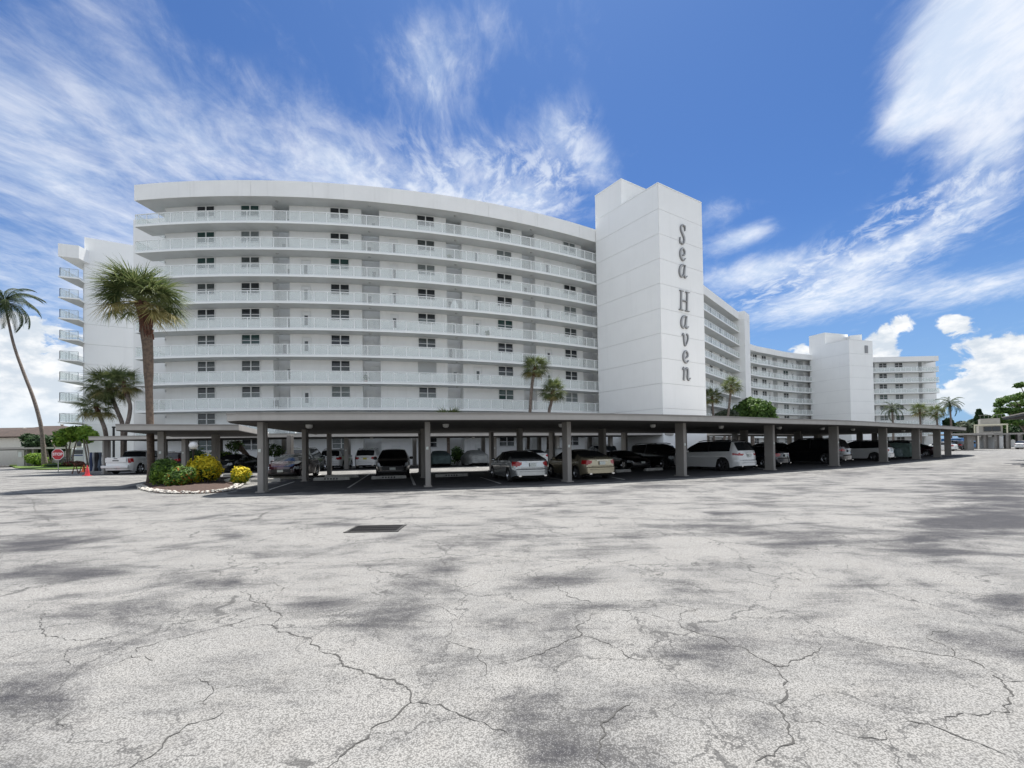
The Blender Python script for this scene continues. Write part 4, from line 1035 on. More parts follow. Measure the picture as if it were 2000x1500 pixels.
def car(style, color, loc, rz, label, group='cars parked under the shelters', facing=False, dark_rims=False, cat='car', low_trim=False, plate=PLATE, name='parked_car', scale=1.0):
    """loc is the ground point below the bumper nearest the viewer; facing=True puts the nose there"""
    S = STY[style]; L, W = S['L'], S['W']
    if style not in _cm: _cm[style] = car_meshes(style)
    verts, faces = _cm[style]
    r = empty(name, (loc[0], loc[1], 0), rz+(pi if facing else 0))
    if facing:                       # nose at loc: shift so that y=L lands there
        r.location = (loc[0]+sin(r.rotation_euler.z)*L, loc[1]-cos(r.rotation_euler.z)*L, 0)
    r.scale = (scale,)*3
    tag(r, label, cat, group)
    mm = {'body': color, 'side_window': CGLASS, 'rear_window': CGLASS, 'windscreen': CGLASS, 'trim': TRIMB, 'tail': TAIL, 'head': HEADL, 'grille': TRIMB}
    nm = {'trim': 'lower_trim', 'grille': 'grille'}
    for c, fs in faces.items():
        key = (style, c, mm[c].name)
        if c in ('tail', 'head'):
            for sgn in (-1, 1):
                kk = key+(sgn,)
                if kk not in _cm:
                    sel = [f for f in fs if sum(verts[i][0] for i in f)*sgn > 0]
                    me = sub_mesh(verts, sel, 'tail_light' if c == 'tail' else 'headlight', mm[c]); _cm[kk] = me
                link('tail_light' if c == 'tail' else 'headlight', _cm[kk], None, r)
            continue
        if c == 'side_window':
            for sgn in (-1, 1):
                for part, lo, hi in (('r', 0, S['bp']), ('f', S['bp'], L)):
                    kk = key+(sgn, part)
                    if kk not in _cm:
                        sel = [f for f in fs if sum(verts[i][0] for i in f)*sgn > 0 and lo <= sum(verts[i][1] for i in f)/4 < hi]
                        _cm[kk] = sub_mesh(verts, sel, 'side_window', mm[c])
                    link('side_window', _cm[kk], None, r)
            continue
        if key not in _cm: _cm[key] = sub_mesh(verts, fs, nm.get(c, c), mm[c])
        link(nm.get(c, c), _cm[key], None, r)
    q = MB(); q.box((0, L/2, .42), (W*.80, L-.5, .46)); q.box((0, L/2, .25), (W*.6, L-.9, .12)); q.link('underbody', UNDER, r)
    t, e, d = wheel_mesh(style, dark_rims)
    for wy in S['wh']:
        for s in (-1, 1):
            o = link('wheel', t, None, r, (s*(W/2-.135), wy, S['wr'])); 
            if s < 0: o.rotation_euler = (0, 0, pi)
            link('rim', e, None, o); link('brake', d, None, o)
    # mirrors
    my = S['sg'][1]-.12
    for s in (-1, 1):
        q = MB(); zb = pl(S['belt'], my)+.06
        q.lathe([(0, -.11), (.065, -.09), (.085, 0), (.06, .09), (0, .11)], 8, (s*(W/2+.07), my, zb), axis='X'); q.link('mirror', color, r, smooth=True)
    # plates, badges, handles
    pz = {'saloon': .80, 'suv': .88, 'bigsuv': .93, 'hatch': .84, 'sports': .62, 'pickup': .58}[style]
    yb = -.035 if style != 'pickup' else -.07
    q = MB(); q.box((0, yb-.02, pz), (.31, .02, .155)); q.link('licence_plate', plate, r)
    if style != 'pickup':
        q = MB(); q.box((0, yb-.018, pz+.13), (.62, .03, .022)); q.link('trim_strip', CHROME, r)
        q = MB(); q.box((0, -.006, .655), (W*.60, .02, .012)); q.box((0, -.045, .50), (W*.70, .02, .010)); q.link('panel_gap', TRIMB, r)
        for s in (-1, 1):
            q = MB(); q.lathe([(.0, -.02), (.045, -.02), (.05, .02), (0, .02)], 12, (0, 0, 0), axis='X'); o = q.link('exhaust_tip', CHROME, r, loc=(s*W*.33, -.01, .30)); o.rotation_euler = (0, 0, pi/2); o.scale = (1, 1.7, .8)
        if style in ('suv', 'bigsuv'):
            for s in (-1, 1):
                q = MB(); q.tube([(s*W*.335, .7, S['H']-.03), (s*W*.33, 1.4, S['H']+.03), (s*W*.33, 2.6, S['H']+.02), (s*W*.335, 3.0, S['H']-.05)], .022, 6); q.link('roof_rail', TRIMB, r)
    for s in (-1, 1):
        for hy in ((S['bp']-.75, S['bp']+.25) if style != 'pickup' else (2.55, 3.55)):
            q = MB(); q.box((s*(W/2-.012), hy, pl(S['belt'], hy)-.13), (.03, .19, .03)); q.link('door_handle', color, r)
        # door seams, thin dark grooves
        q = MB()
        for dy in (S['bp'], S['bp']-.95 if style != 'pickup' else 2.25, S['wg'][1]-.25):
            zt = pl(S['belt'], dy)
            q.box((s*(W/2-.035), dy, (zt+.34)/2), (.05, .012, zt-.36))
    q = MB(); q.box((0, L+.005-.0, .50), (.31, .02, .13)); q.link('front_plate', PLATE, r) if facing else None
    return r
def cover_car(style, m, loc, rz, label, seed=1, facing=False):
    verts, faces = car_meshes(style, True, seed)
    S = STY[style]; r = empty('covered_car', (loc[0], loc[1], 0), rz); tag(r, label, 'covered car', 'cars parked under the shelters')
    link('cover', sub_mesh(verts, faces['body'], 'cover', m), None, r)
    t, e, d = wheel_mesh('saloon', True)
    for wy in S['wh']:
        for s in (-1, 1):
            o = link('wheel', t, None, r, (s*(S['W']/2-.2), wy, .33)); 
    q = MB(); q.box((0, S['L']/2, .3), (S['W']*.7, S['L']-.6, .3)); q.link('underbody', UNDER, r)
    return r
WHITE = paint('white', (.74, .75, .74), 0); SILVER = paint('silver', (.46, .48, .49), .75); GOLD = paint('gold', (.40, .355, .25), .6)
BLACK = paint('black', (.008, .008, .010), .2); WINE = paint('wine', (.022, .004, .009), .3); GREYP = paint('grey', (.10, .115, .115), .5); DGREY = paint('dark_grey', (.03, .036, .038), .5)
NAVY = paint('midnight', (.010, .013, .022), .3)
CLOTHG = mat('cover_silver', (.30, .31, .30), .75, var=.25, vscale=2, bump=.5, bscale=9); CLOTHT = mat('cover_teal', (.055, .085, .085), .8, var=.35, vscale=2, bump=.5, bscale=9)
CLOTHL = mat('cover_pale_teal', (.20, .29, .26), .8, var=.35, vscale=3, bump=.6, bscale=8)
sil = car('saloon', SILVER, (.92, 20.9), .30, 'silver saloon with red tail lights under the front carport')
car('saloon', GOLD, (4.25, 21.9), .36, 'gold saloon with grey lower bumper just right of the third column', plate=PLATE)
bmw = car('bigsuv', WHITE, (14.05, 27.35), .50, 'long white SUV seen from its rear left corner under the front carport', dark_rims=True)
car('hatch', BLACK, (-6.75, 26.0), .22, 'black hatchback standing alone behind a wheel stop in the second bay', facing=True, scale=1.06)
car('saloon', WINE, (-12.9, 25.6), .12, 'dark wine red saloon nose on behind the first columns', facing=True)
car('sports', BLACK, (8.6, 30.3), .40, 'low black sports car nose on, right of the gold saloon', facing=True)
car('suv', DGREY, (11.7, 31.4), .45, 'dark grey car nose on between the sports car and the white SUV', facing=True)
car('saloon', NAVY, (18.3, 30.9), .55, 'black saloon showing a red tail light right of the long white SUV')
car('bigsuv', BLACK, (25.1, 34.4), .62, 'large black SUV with a tall red tail light and chrome wheel', scale=1.06)
car('suv', WHITE, (32.3, 39.2), .62, 'white SUV between the seventh and eighth columns of the front carport')
cover_car('saloon', CLOTHT, (35.1, 41.6), .64, 'car under a dark teal cover beside the white SUV near the carport end', 3)
cover_car('hatch', CLOTHL, (38.6, 43.8), .66, 'car under a loose pale green cover near the right end of the carport', 8)
car('suv', WHITE, (41.3, 46.8), .66, 'white SUV just behind the pale green covered car')
car('saloon', WINE, (45.6, 49.2), .70, 'dark saloon with a red tail light last in the front carport')
# rear shelter and the row before the building
car('bigsuv', GREYP, (-15.6, 33.2), .15, 'grey green SUV half hidden behind the inner carport column', )
car('suv', WHITE, (-15.7, 39.6), .10, 'white SUV with roof rails beside the pale inner column, left of its twin')
car('suv', WHITE, (-12.75, 39.9), .12, 'white SUV with a yellow plate under the rear carport', plate=PLATEY)
cover_car('saloon', CLOTHT, (-6.35, 41.6), .25, 'car under a dark teal cover below the fan palm', 5)
cover_car('saloon', CLOTHG, (-2.9, 42.0), .34, 'car under a silver grey cover left of the silver saloon', 2)
car('saloon', WHITE, (2.7, 43.2), .34, 'white saloon in the far row above the roof of the silver saloon')
cover_car('hatch', CLOTHG, (5.1, 44.6), .38, 'car under a grey cover behind the gold saloon', 9)
car('suv', BLACK, (10.2, 47.0), .40, 'black SUV roof showing in the far row right of the gold saloon')
car('suv', BLACK, (15.2, 44.0), .5, 'black SUV deep in the shade behind the long white SUV')
for i, (x, y, m_, l) in enumerate([(21.5, 42.0, BLACK, 'black car deep in shade between the fifth and sixth columns'), (27.5, 46.0, DGREY, 'dark car in deep shade behind the large black SUV')]):
    car('suv', m_, (x, y), .6, l)
truck = car('pickup', WHITE, (-31.2, 36.3), .10, 'white pickup truck backed under the rear carport beside the tall palm', cat='pickup truck')
q = MB(); q.box((0, -.035, 1.12), (1.52, .03, .34)); q.link('tailgate', WHITE, truck); q = MB(); q.box((0, -.10, .60), (1.96, .22, .20)); q.box((0, -.0, .47), (.12, .3, .08)); o = q.link('bumper', WHITE, truck); bevel(o, .03, 2)
q = MB(); q.box((0, -.056, 1.24), (.26, .02, .05)); q.box((0, -.056, 1.08), (.44, .02, .07)); q.link('badge', TRIMB, truck)
car('suv', WINE, (-33.6, 45.0), .05, 'dark red SUV roof showing above the pickup tailgate')
car('saloon', DGREY, (-23.4, 36.6), .0, 'dark grey saloon behind the base of the tall palm', facing=True)
# far left row
car('saloon', SILVER, (-76.8, 67.6), radians(88), 'silver saloon side on beneath the low far left carport', 'cars in the far left carport', scale=1.05)
car('suv', BLACK, (-78.2, 74.5), radians(10), 'black SUV behind the silver saloon at the far left', 'cars in the far left carport')
car('saloon', DGREY, (-71.3, 73.0), radians(10), 'grey saloon half hidden behind the white post at the far left', 'cars in the far left carport')
# far right
car('hatch', WHITE, (72.3, 75.0), .4, 'small white car seen past the right end of the front carport', 'cars beyond the right end')
car('suv', BLACK, (83.0, 84.5), .2, 'black car near the red barrel beyond the far carport', 'cars beyond the right end')
for i in range(4): car('hatch', [WHITE, GREYP, WHITE, DGREY][i], (90.2-.15*i, 82-4.6*i), radians(-80), ['white', 'grey', 'second white', 'dark'][i]+' small car behind the close columns of the right hand carport', 'cars behind the close columns')

# ================================================================== PLANTS
def leaf_strip(q, p0, d, up_, L, w, droop, n=3, mi=0):
    """a narrow bent blade"""
    side = d.cross(up_).normalized(); pts = []
    p = p0.copy(); dd = d.copy()
    for i in range(n+1):
        t = i/n; ww = w*(1-t**1.5)*(.35+.65*min(1, t*3+.2))
        pts.append((p-side*ww, p+side*ww)); dd = (dd+Vector((0, 0, -droop/n))).normalized(); p = p+dd*(L/n)
    k = len(q.v)
    for a, b in pts: q.v += [tuple(a), tuple(b)]
    for i in range(n): q.f.append((k+2*i, k+2*i+1, k+2*i+3, k+2*i+2)); q.mi.append(mi)
_fr = {}
def sabal_frond(v, m, n=44):
    key = ('s', v, m.name)
    if key in _fr: return _fr[key]
    rs = random.Random(v*11+3); q = MB()
    pet = 1.0
    q.tube([(0, 0, 0), (0, pet*.5, .10), (0, pet, .06)], [.035, .02, .016], 5)
    # costa curves downwards, blades leave it over a wide fan
    for i in range(n):
        t = i/(n-1); a = radians(-128+256*t)+rs.uniform(-.03, .03); q0 = Vector((0, pet+.32*cos(a)*.4+.1, .06-.02))
        d = Vector((sin(a), cos(a), rs.uniform(-.05, .22)-.25*abs(sin(a)))).normalized()
        ln = rs.uniform(.85, 1.15)*(1.0 if abs(a) < 1.6 else .8)
        leaf_strip(q, q0, d, Vector((0, 0, 1)), ln, .024, rs.uniform(.25, 1.1), 4)
    me = q.mesh('frond', False); me.materials.append(m); _fr[key] = me; return me
def coco_frond(v, m, n=36):
    key = ('c', v, m.name)
    if key in _fr: return _fr[key]
    rs = random.Random(v*7+1); q = MB(); pts = []
    p = Vector((0, 0, 0)); d = Vector((0, .8, .6)).normalized(); L = 4.6
    for i in range(15): pts.append(p.copy()); d = (d+Vector((0, 0, -.11-.012*i))).normalized(); p = p+d*(L/14)
    q.tube(pts, [.055*(1-.85*i/14) for i in range(15)], 5)
    for i in range(n):
        t = .14+.86*i/n; k = t*14; a = int(min(13, k)); c = pts[a].lerp(pts[a+1], k-a); dr = (pts[a+1]-pts[a]).normalized()
        for s in (-1, 1):
            dd = (Vector((s*1.0, 0, -.25))+dr*.75+Vector((0, 0, rs.uniform(-.15, .1)))).normalized()
            leaf_strip(q, c, dd, Vector((0, 0, 1)), (1.0-.55*abs(t-.45)*1.4)*rs.uniform(.8, 1.05), .035, 1.3, 3)
    me = q.mesh('frond', False); me.materials.append(m); _fr[key] = me; return me
def sabal(pts, rads, label, R=1.0, n=44, seed=1, boots=1.4, trunk=TRUNK, group='sabal palms', hang=.25, name='sabal_palm', old=.25, squash=1.0, lo=-50, prof=None):
    """pts: trunk centre line from ground to crown base"""
    rs = random.Random(seed); b = Vector(pts[0]); root = empty(name, b); tag(root, label, 'palm tree', group)
    P = catmull([tuple(Vector(p)-b) for p in pts], .35); n_ = len(P)
    rd = [lerp(rads[0], rads[1], min(1, i/(n_-1)*1.0)) for i in range(n_)]
    if prof: rd = [pl(prof, i/(n_-1)) for i in range(n_)]
    rd = [r*(1+.05*mnoise.noise((i*.9, seed, 0)))*(1.25-.25*min(1, i/3)) for i, r in enumerate(rd)]
    q = MB(); q.tube(P, rd, 14); q.link('trunk', trunk, root, smooth=True)
    if boots > 0:
        q = MB(); top = P[-1]; k = max(2, int(boots/.35)); Q_ = P[-k-1:]
        q.tube(Q_+[top+Vector((0, 0, .25))], [rd[-1]*1.02]+[rd[-1]*1.06]*(len(Q_)-1)+[rd[-1]*.8], 12)
        for i in range(26):
            c = Q_[rs.randrange(len(Q_))]; a = rs.uniform(0, 2*pi); r = rd[-1]*1.0
            q.box((c.x+cos(a)*r, c.y+sin(a)*r, c.z+rs.uniform(0, .3)), (.09, .07, .30), a, tilt=(rs.uniform(-.5, .5), 'X'))
        q.link('leaf_bases', BOOT, root)
    top = P[-1]+Vector((0, 0, .15))
    for i in range(n):
        t = i/n; el = radians(lerp(80, lo, t**.85)+rs.uniform(-9, 9)); az = i*2.39996+rs.uniform(-.25, .25)
        m = L_SABALY if (t > 1-old and rs.random() < .6) else L_SABAL
        o = link('frond', sabal_frond(rs.randrange(4), m), None, root, top)
        s = R*rs.uniform(.85, 1.12)
        o.rotation_euler = (el*.92, rs.uniform(-.35, .35), az); o.scale = (s, s, s*squash)
    return root
def coconut(pts, rads, label, R=1.0, n=22, seed=1, lean=0.0, group='coconut palms', m=None):
    rs = random.Random(seed); b = Vector(pts[0]); root = empty('coconut_palm', b); tag(root, label, 'palm tree', group)
    P = catmull([tuple(Vector(p)-b) for p in pts], .6); n_ = len(P)
    q = MB(); q.tube(P, [lerp(rads[0], rads[1], i/(n_-1))*(1+.5*max(0, 1-i/2.5)) for i in range(n_)], 12); q.link('trunk', TRUNKG, root, smooth=True)
    top = P[-1]
    for i in range(n):
        t = i/n; el = radians(lerp(62, -58, t)+rs.uniform(-8, 8)); az = i*2.39996
        o = link('frond', coco_frond(rs.randrange(3), m or L_COCO), None, root, top); s = R*rs.uniform(.85, 1.05)
        o.rotation_euler = (el, rs.uniform(-.2, .2), az); o.scale = (s, s, s)
    q = MB()
    for i in range(7):
        a = i*.9; q.lathe([(0, -.13), (.1, -.08), (.13, 0), (.09, .1), (0, .14)], 8, (top.x+.3*cos(a), top.y+.3*sin(a), top.z-.35))
    q.link('coconut_cluster', mat('coconut_green', (.10, .12, .03), .6), root, smooth=True)
    return root
def blob_foliage(q, c, r, n, ls, rs, mi=0, fill=.55, up_bias=.3):
    for i in range(n):
        d = Vector((rs.gauss(0, 1), rs.gauss(0, 1), rs.gauss(0, 1))).normalized()
        k = lerp(fill, 1.0, rs.random()**.6)*(1+.22*mnoise.noise((d.x*2.2+c[0], d.y*2.2+c[1], d.z*2.2+c[2])))
        p = Vector((c[0]+d.x*r[0]*k, c[1]+d.y*r[1]*k, c[2]+d.z*r[2]*k))
        nn = (d+Vector((rs.gauss(0, .5), rs.gauss(0, .5), rs.gauss(0, .5)+up_bias))).normalized()
        a = nn.orthogonal().normalized(); b = nn.cross(a); th = rs.uniform(0, 2*pi)
        u = a*cos(th)+b*sin(th); w = nn.cross(u); s = ls*rs.uniform(.6, 1.25)
        k0 = len(q.v)
        q.v += [tuple(p-u*s), tuple(p+w*s*.42+nn*s*.12), tuple(p+u*s), tuple(p-w*s*.42+nn*s*.12)]
        q.f.append((k0, k0+1, k0+2, k0+3)); q.mi.append(mi)
def bush(c, r, label, mats, n=1400, ls=.07, seed=1, name='shrub', cat='shrub', lobes=8, group=None, weights=None, stems=True, dense=.5):
    rs = random.Random(seed); root = empty(name, (c[0], c[1], 0)); tag(root, label, cat, group)
    mats = mats if isinstance(mats, list) else [mats]
    q = MB(); 
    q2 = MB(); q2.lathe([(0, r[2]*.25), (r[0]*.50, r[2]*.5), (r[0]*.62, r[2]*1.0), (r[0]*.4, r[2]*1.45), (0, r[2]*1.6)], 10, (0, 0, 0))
    for i in range(lobes):
        a = rs.uniform(0, 2*pi); k = rs.uniform(.30, .62); z = r[2]*rs.uniform(.60, 1.28)
        if i == 0: a, k, z = 0, 0, r[2]
        sc = rs.uniform(.48, .70) if i else .88
        cc = (cos(a)*k*r[0], sin(a)*k*r[1], z)
        hi = z/r[2]
        nn = n//lobes
        for mi in range(len(mats)):
            w = (weights[mi] if weights else 1/len(mats))
            blob_foliage(q, cc if not (weights and mi == 0 and len(mats) > 1) else (cc[0], cc[1], cc[2]+.12*r[2]), (r[0]*sc, r[1]*sc, r[2]*sc), int(nn*w), ls, rs, mi, dense)
    o = link('foliage', q.mesh('foliage'), mats, root); o['kind'] = 'stuff'
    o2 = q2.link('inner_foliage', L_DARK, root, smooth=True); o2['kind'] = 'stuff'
    if stems:
        s = MB()
        for i in range(5):
            a = i*1.3; s.tube([(cos(a)*.08, sin(a)*.08, 0), (cos(a)*r[0]*.4, sin(a)*r[1]*.4, r[2]*.9)], [.03, .015], 5)
        s.link('stems', TRUNKG, root)
    return root
def tree(base, limbs, blobs, label, m=None, ls=.22, seed=1, name='leafy_tree', n=900, trad=.2, tm=None, fill=.45, group=None):
    rs = random.Random(seed); b = Vector(base); root = empty(name, b); tag(root, label, 'tree', group)
    q = MB()
    for L_ in limbs: 
        pts = catmull([tuple(p) for p in L_[0]], .4); k = len(pts); q.tube(pts, [lerp(L_[1], L_[2], i/(k-1)) for i in range(k)], 9)
    q.link('trunk', tm or TRUNKG, root, smooth=True)
    q = MB()
    for c, r in blobs: blob_foliage(q, c, r, int(n*(r[0]*r[2])**.6), ls, rs, 0, fill)
    o = q.link('crown', m or L_GREEN, root); o['kind'] = 'stuff'
    return root

# tall sabal palm by the planting bed
def col_pts(lst, D):    # picture trace of a trunk at a distance
    return [tuple(AY(x, y, D)) for x, y in lst]
D0 = 24.1
base = G(296, 945)
tp = [(base[0], base[1], 0)]+[tuple(AY(x, y, D0)) for x, y in ((294, 860), (291, 760), (289, 690), (286, 650), (283, 622), (277, 597))]
sabal(tp, (.24, .27), 'tall sabal palm with a thick brown trunk rising from the planting bed', R=1.12, n=64, seed=4, boots=1.7, old=.25, squash=1.0, lo=-30, prof=[(0, .20), (.05, .165), (.55, .165), (.62, .215), (.78, .235), (.86, .27), (1, .25)])
# pair in front of the curved building
sabal([(*G(1030, 903), 0)]+col_pts([(1035, 806), (1040, 745), (1046, 722)], 46.5), (.17, .15), 'taller of two sabal palms before the curved building, left one', R=.82, n=40, seed=5, boots=.4, trunk=TRUNKG)
sabal([(*G(1070, 903), 0)]+col_pts([(1072, 810), (1076, 790), (1080, 768)], 46.5), (.17, .15), 'shorter of two sabal palms before the curved building, right one', R=.80, n=40, seed=6, boots=.4, trunk=TRUNKG)
# three leaning palms at left
D1 = 46
sabal([(*G(212, 914), 0)]+col_pts([(207, 850), (198, 820), (188, 797)], D1), (.24, .17), 'short leaning sabal palm, leftmost of the three by the pickup', R=1.05, n=34, seed=7, boots=.5, trunk=TRUNKG)
sabal([(*G(240, 914), 0)]+col_pts([(240, 850), (238, 825), (228, 800), (216, 768), (212, 758)], D1+.6), (.24, .17), 'sabal palm with a full yellowed crown, middle of the three by the pickup', R=1.2, n=42, seed=8, boots=.5, trunk=TRUNKG, old=.4)
sabal([(*G(243, 914), 0)]+col_pts([(244, 850), (252, 815), (254, 790), (245, 765), (241, 752)], D1-.4), (.24, .16), 'sabal palm with a kinked trunk, rightmost of the three by the pickup', R=.98, n=30, seed=9, boots=.5, trunk=TRUNKG)
# coconut palms
D2 = 62
bx = AY(88, 905, D2)
coconut([(bx.x, D2, 0)]+col_pts([(84, 870), (80, 832), (66, 780), (45, 725), (26, 670), (9, 592)], D2), (.25, .12), 'very tall coconut palm leaning in from the left edge', R=1.06, n=34, seed=2)
def far_palm(px, ytop, D, kind, label, R, seed, rads=(.2, .15), lean=0, n=22):
    t = AY(px, ytop, D); b = G(px+lean, 0) if False else (t.x+lean/900*D, D)
    pts = [(b[0], b[1], 0), ((b[0]+t.x)/2+.15, D, t.z*.5), tuple(t)]
    return coconut(pts, rads, label, R, n, seed) if kind == 'c' else sabal(pts, rads, label, R, 32, seed, boots=.3, trunk=TRUNKG)
far_palm(1428, 757, 72, 's', 'sabal palm leaning left before the receding wing', .95, 21, lean=-22)
far_palm(1391, 778, 74, 's', 'sabal palm tucked against the right side of the lettered tower', .95, 22)
far_palm(1742, 800, 92, 'c', 'low wide coconut palm in front of the right apartment block', .60, 23, n=20)
far_palm(1796, 803, 96, 's', 'small sabal palm before the right apartment block', 1.0, 24)
far_palm(1829, 808, 96, 's', 'small sabal palm at the corner of the right apartment block', 1.0, 25)
far_palm(1855, 790, 100, 'c', 'coconut palm standing clear to the right of the apartment blocks', .68, 26, n=26)
# fan palm poking above the carport roof
t = AY(875, 815, 43)
sabal([(t.x, 43, 0), (t.x, 43, t.z*.5), (t.x, 43, t.z-.8)], (.16, .14), 'fan palm top poking above the carport roof left of centre', R=.95, n=34, seed=31, boots=0, trunk=TRUNKG, name='fan_palm', lo=0, old=0)

# planting bed
bed = empty('planting_bed', (-15.2, 21.8, 0)); tag(bed, 'mulched planting bed edged with white stones beneath the tall palm', 'planting bed')
oc = [G(x, y) for x, y in ((268, 950), (275, 957), (300, 962), (345, 965), (400, 964), (440, 961), (462, 955), (474, 948), (480, 938), (455, 932), (390, 934), (330, 938), (290, 942))]
bc = [(p[0]+15.2, p[1]-21.8) for p in oc]
vs = []; q = MB()
cx = sum(p[0] for p in bc)/len(bc); cy = sum(p[1] for p in bc)/len(bc)
ringp = catmull([(p[0], p[1], 0) for p in bc+[bc[0]]], .3)
k = len(ringp); V = [(cx, cy, .16)]+[(cx+(p.x-cx)*.55, cy+(p.y-cy)*.55, .13+.03*mnoise.noise((p.x*3, p.y*3, 0))) for p in ringp]+[(p.x, p.y, .02) for p in ringp]
Fm = [(0, 1+i, 1+(i+1) % k) for i in range(k)]+[(1+i, 1+k+i, 1+k+(i+1) % k, 1+(i+1) % k) for i in range(k)]
q.add(V, Fm); q.link('mulch', mat('mulch_brown', (.065, .038, .028), .95, col2=(.03, .018, .014), vscale=14, bump=1, bscale=30), bed)
STN = mat('limestone_white', (.48, .46, .42), .85, var=.3, vscale=6, bump=.5, bscale=20)
def stone_mesh(seed):
    bm = bmesh.new(); bmesh.ops.create_icosphere(bm, subdivisions=1, radius=1)
    for v in bm.verts: v.co *= 1+.3*mnoise.noise(v.co*1.3+Vector((seed*5, 0, 0)))
    me = bpy.data.meshes.new('stone'); bm.to_mesh(me); bm.free(); me.materials.append(STN); return me
SM = [stone_mesh(i) for i in range(5)]
rs = random.Random(5); ringP = Path([(p.x, p.y) for p in ringp])
i = 0; s_ = 0
while s_ < ringP.L*.62:
    for rr in range(2):
        p, a = ringP.at(s_, rs.uniform(-.02, .10)+rr*.17)
        o = link('stone', SM[rs.randrange(5)], None, bed, (p.x, p.y, .05+.02*rr)); s = rs.uniform(.035, .085)
        o.scale = (s*1.3, s, s*.75); o.rotation_euler = (rs.uniform(-.3, .3), rs.uniform(-.3, .3), rs.uniform(0, 6))
    s_ += rs.uniform(.12, .2)
q = MB(); rs = random.Random(8)
for i in range(420):
    a = rs.uniform(0, 2*pi); kx = sqrt(rs.random()); p = ringp[int(a/(2*pi)*(k-1))]; x = cx+(p.x-cx)*kx; y = cy+(p.y-cy)*kx
    leaf_strip(q, Vector((x, y, .17-.12*kx)), Vector((rs.uniform(-1, 1), rs.uniform(-1, 1), .1)).normalized(), Vector((0, 0, 1)), rs.uniform(.06, .16), .025, .2, 1)
o = q.link('leaf_litter', mat('litter', (.22, .12, .07), .9, var=.6, vscale=5), bed); o['kind'] = 'stuff'
bp_ = AY(327, 900, 21.7); bush((bp_.x, 21.7), (.72, .7, .68), 'dark green round shrub against the foot of the tall palm', [L_GREEN, L_BRIGHT], n=5200, ls=.075, seed=2, weights=[.6, .4], dense=.7)
bp_ = AY(352, 900, 21.0); bush((bp_.x, 21.0), (.56, .5, .52), 'low green and orange croton in front of the dark green shrub', [L_GREEN, L_BRIGHT, L_ORG], n=4200, ls=.07, seed=3, weights=[.55, .35, .10], dense=.7)
bp_ = AY(400, 900, 22.4); bush((bp_.x, 22.4), (.74, .68, .76), 'tall bright yellow croton right of the lamp post', [L_YEL, L_BRIGHT], n=5600, ls=.09, seed=4, weights=[.86, .14], name='croton_bush', dense=.72)
bp_ = AY(468, 900, 22.4); bush((bp_.x, 22.4), (.42, .40, .46), 'small round yellow croton near the first carport column', [L_YEL, L_BRIGHT], n=2900, ls=.075, seed=5, weights=[.66, .34], name='croton_bush', dense=.72)
for (x, y), l, sd_ in zip(((450, 951), (398, 952), (354, 952)), ('white boulder right of the tall yellow croton', 'white boulder under the tall yellow croton', 'white boulder in front of the lamp post'), (0, 1, 2)):
    o = link('boulder', SM[sd_].copy(), None, None, (*G(x, y-6), .13)); o.scale = (.28, .2, .17); tag(o, l, 'boulder')

# lamp post
lp = G(378, 949); r = empty('lamp_post', (lp[0], lp[1], 0)); tag(r, 'black lamp post with a white globe standing in the planting bed', 'street lamp')
q = MB(); q.lathe([(.09, 0), (.09, .12), (.055, .16), (.055, 1.66), (.085, 1.70), (.085, 1.76), (0, 1.76)], 14); q.link('post', TRIMB, r, smooth=True, angle=40)
q = MB(); q.lathe([(.001, 1.74)]+[(.19*sin(pi*i/14), 1.93-.19*cos(pi*i/14)) for i in range(1, 14)]+[(.001, 2.12)], 22); q.link('globe', mat('globe_white', (.80, .80, .80), .35), r, smooth=True)

# ---- left side: island lawn, stop sign, cones
isl = [G(x, y) for x, y in ((18, 910), (30, 915), (75, 918), (130, 917.5), (175, 916), (195, 913), (190, 906), (150, 903.5), (100, 903), (55, 905), (30, 907))]
q = MB(); q.prism([tuple(p) for p in isl], 0.005, .13); tag(q.link('grass_island', mat('lawn_green', (.07, .13, .022), .95, col2=(.13, .18, .04), vscale=.9, bump=1, bscale=60)), kind='structure', label='curved grass island at the left of the car park')
q = MB(); rs = random.Random(3)
xs_ = [p[0] for p in isl]; ys_ = [p[1] for p in isl]
for i in range(9000):
    x = rs.uniform(min(xs_), max(xs_)); y = rs.uniform(min(ys_), max(ys_))
    if pip(x, y, isl): leaf_strip(q, Vector((x, y, .12)), Vector((rs.uniform(-.5, .5), rs.uniform(-.5, .5), 1)).normalized(), Vector((0, 1, 0)), rs.uniform(.06, .16), .03, .3, 1)
o = q.link('grass', L_BRIGHT); tag(o, 'short grass growing on the left island', 'grass', kind='stuff')
def text_mesh(s, size, depth, name):
    cu = bpy.data.curves.new(name, 'FONT'); cu.body = s; cu.size = size; cu.extrude = depth; cu.align_x = 'CENTER'; cu.align_y = 'CENTER'; cu.offset = size*.018
    ob = bpy.data.objects.new(name, cu); COL.objects.link(ob); dg = bpy.context.evaluated_depsgraph_get(); me = bpy.data.meshes.new_from_object(ob.evaluated_get(dg)); bpy.data.objects.remove(ob); me.name = name
    return me
sp = AY(113, 915, 44.0); r = empty('stop_sign', (sp.x, 44.0, .1)); tag(r, 'red octagonal stop sign on a thin pale post on the grass island', 'stop sign')
zc = AY(112.5, 887.3, 44).z-.1
q = MB(); q.tube([(0, .04, -.12), (0, .04, zc+.1)], .035, 6); q.link('post', mat('galvanised', (.42, .42, .38), .5, metal=.4), r)
def octo(rad): return [(rad*cos(pi/8+i*pi/4), rad*sin(pi/8+i*pi/4)) for i in range(8)]
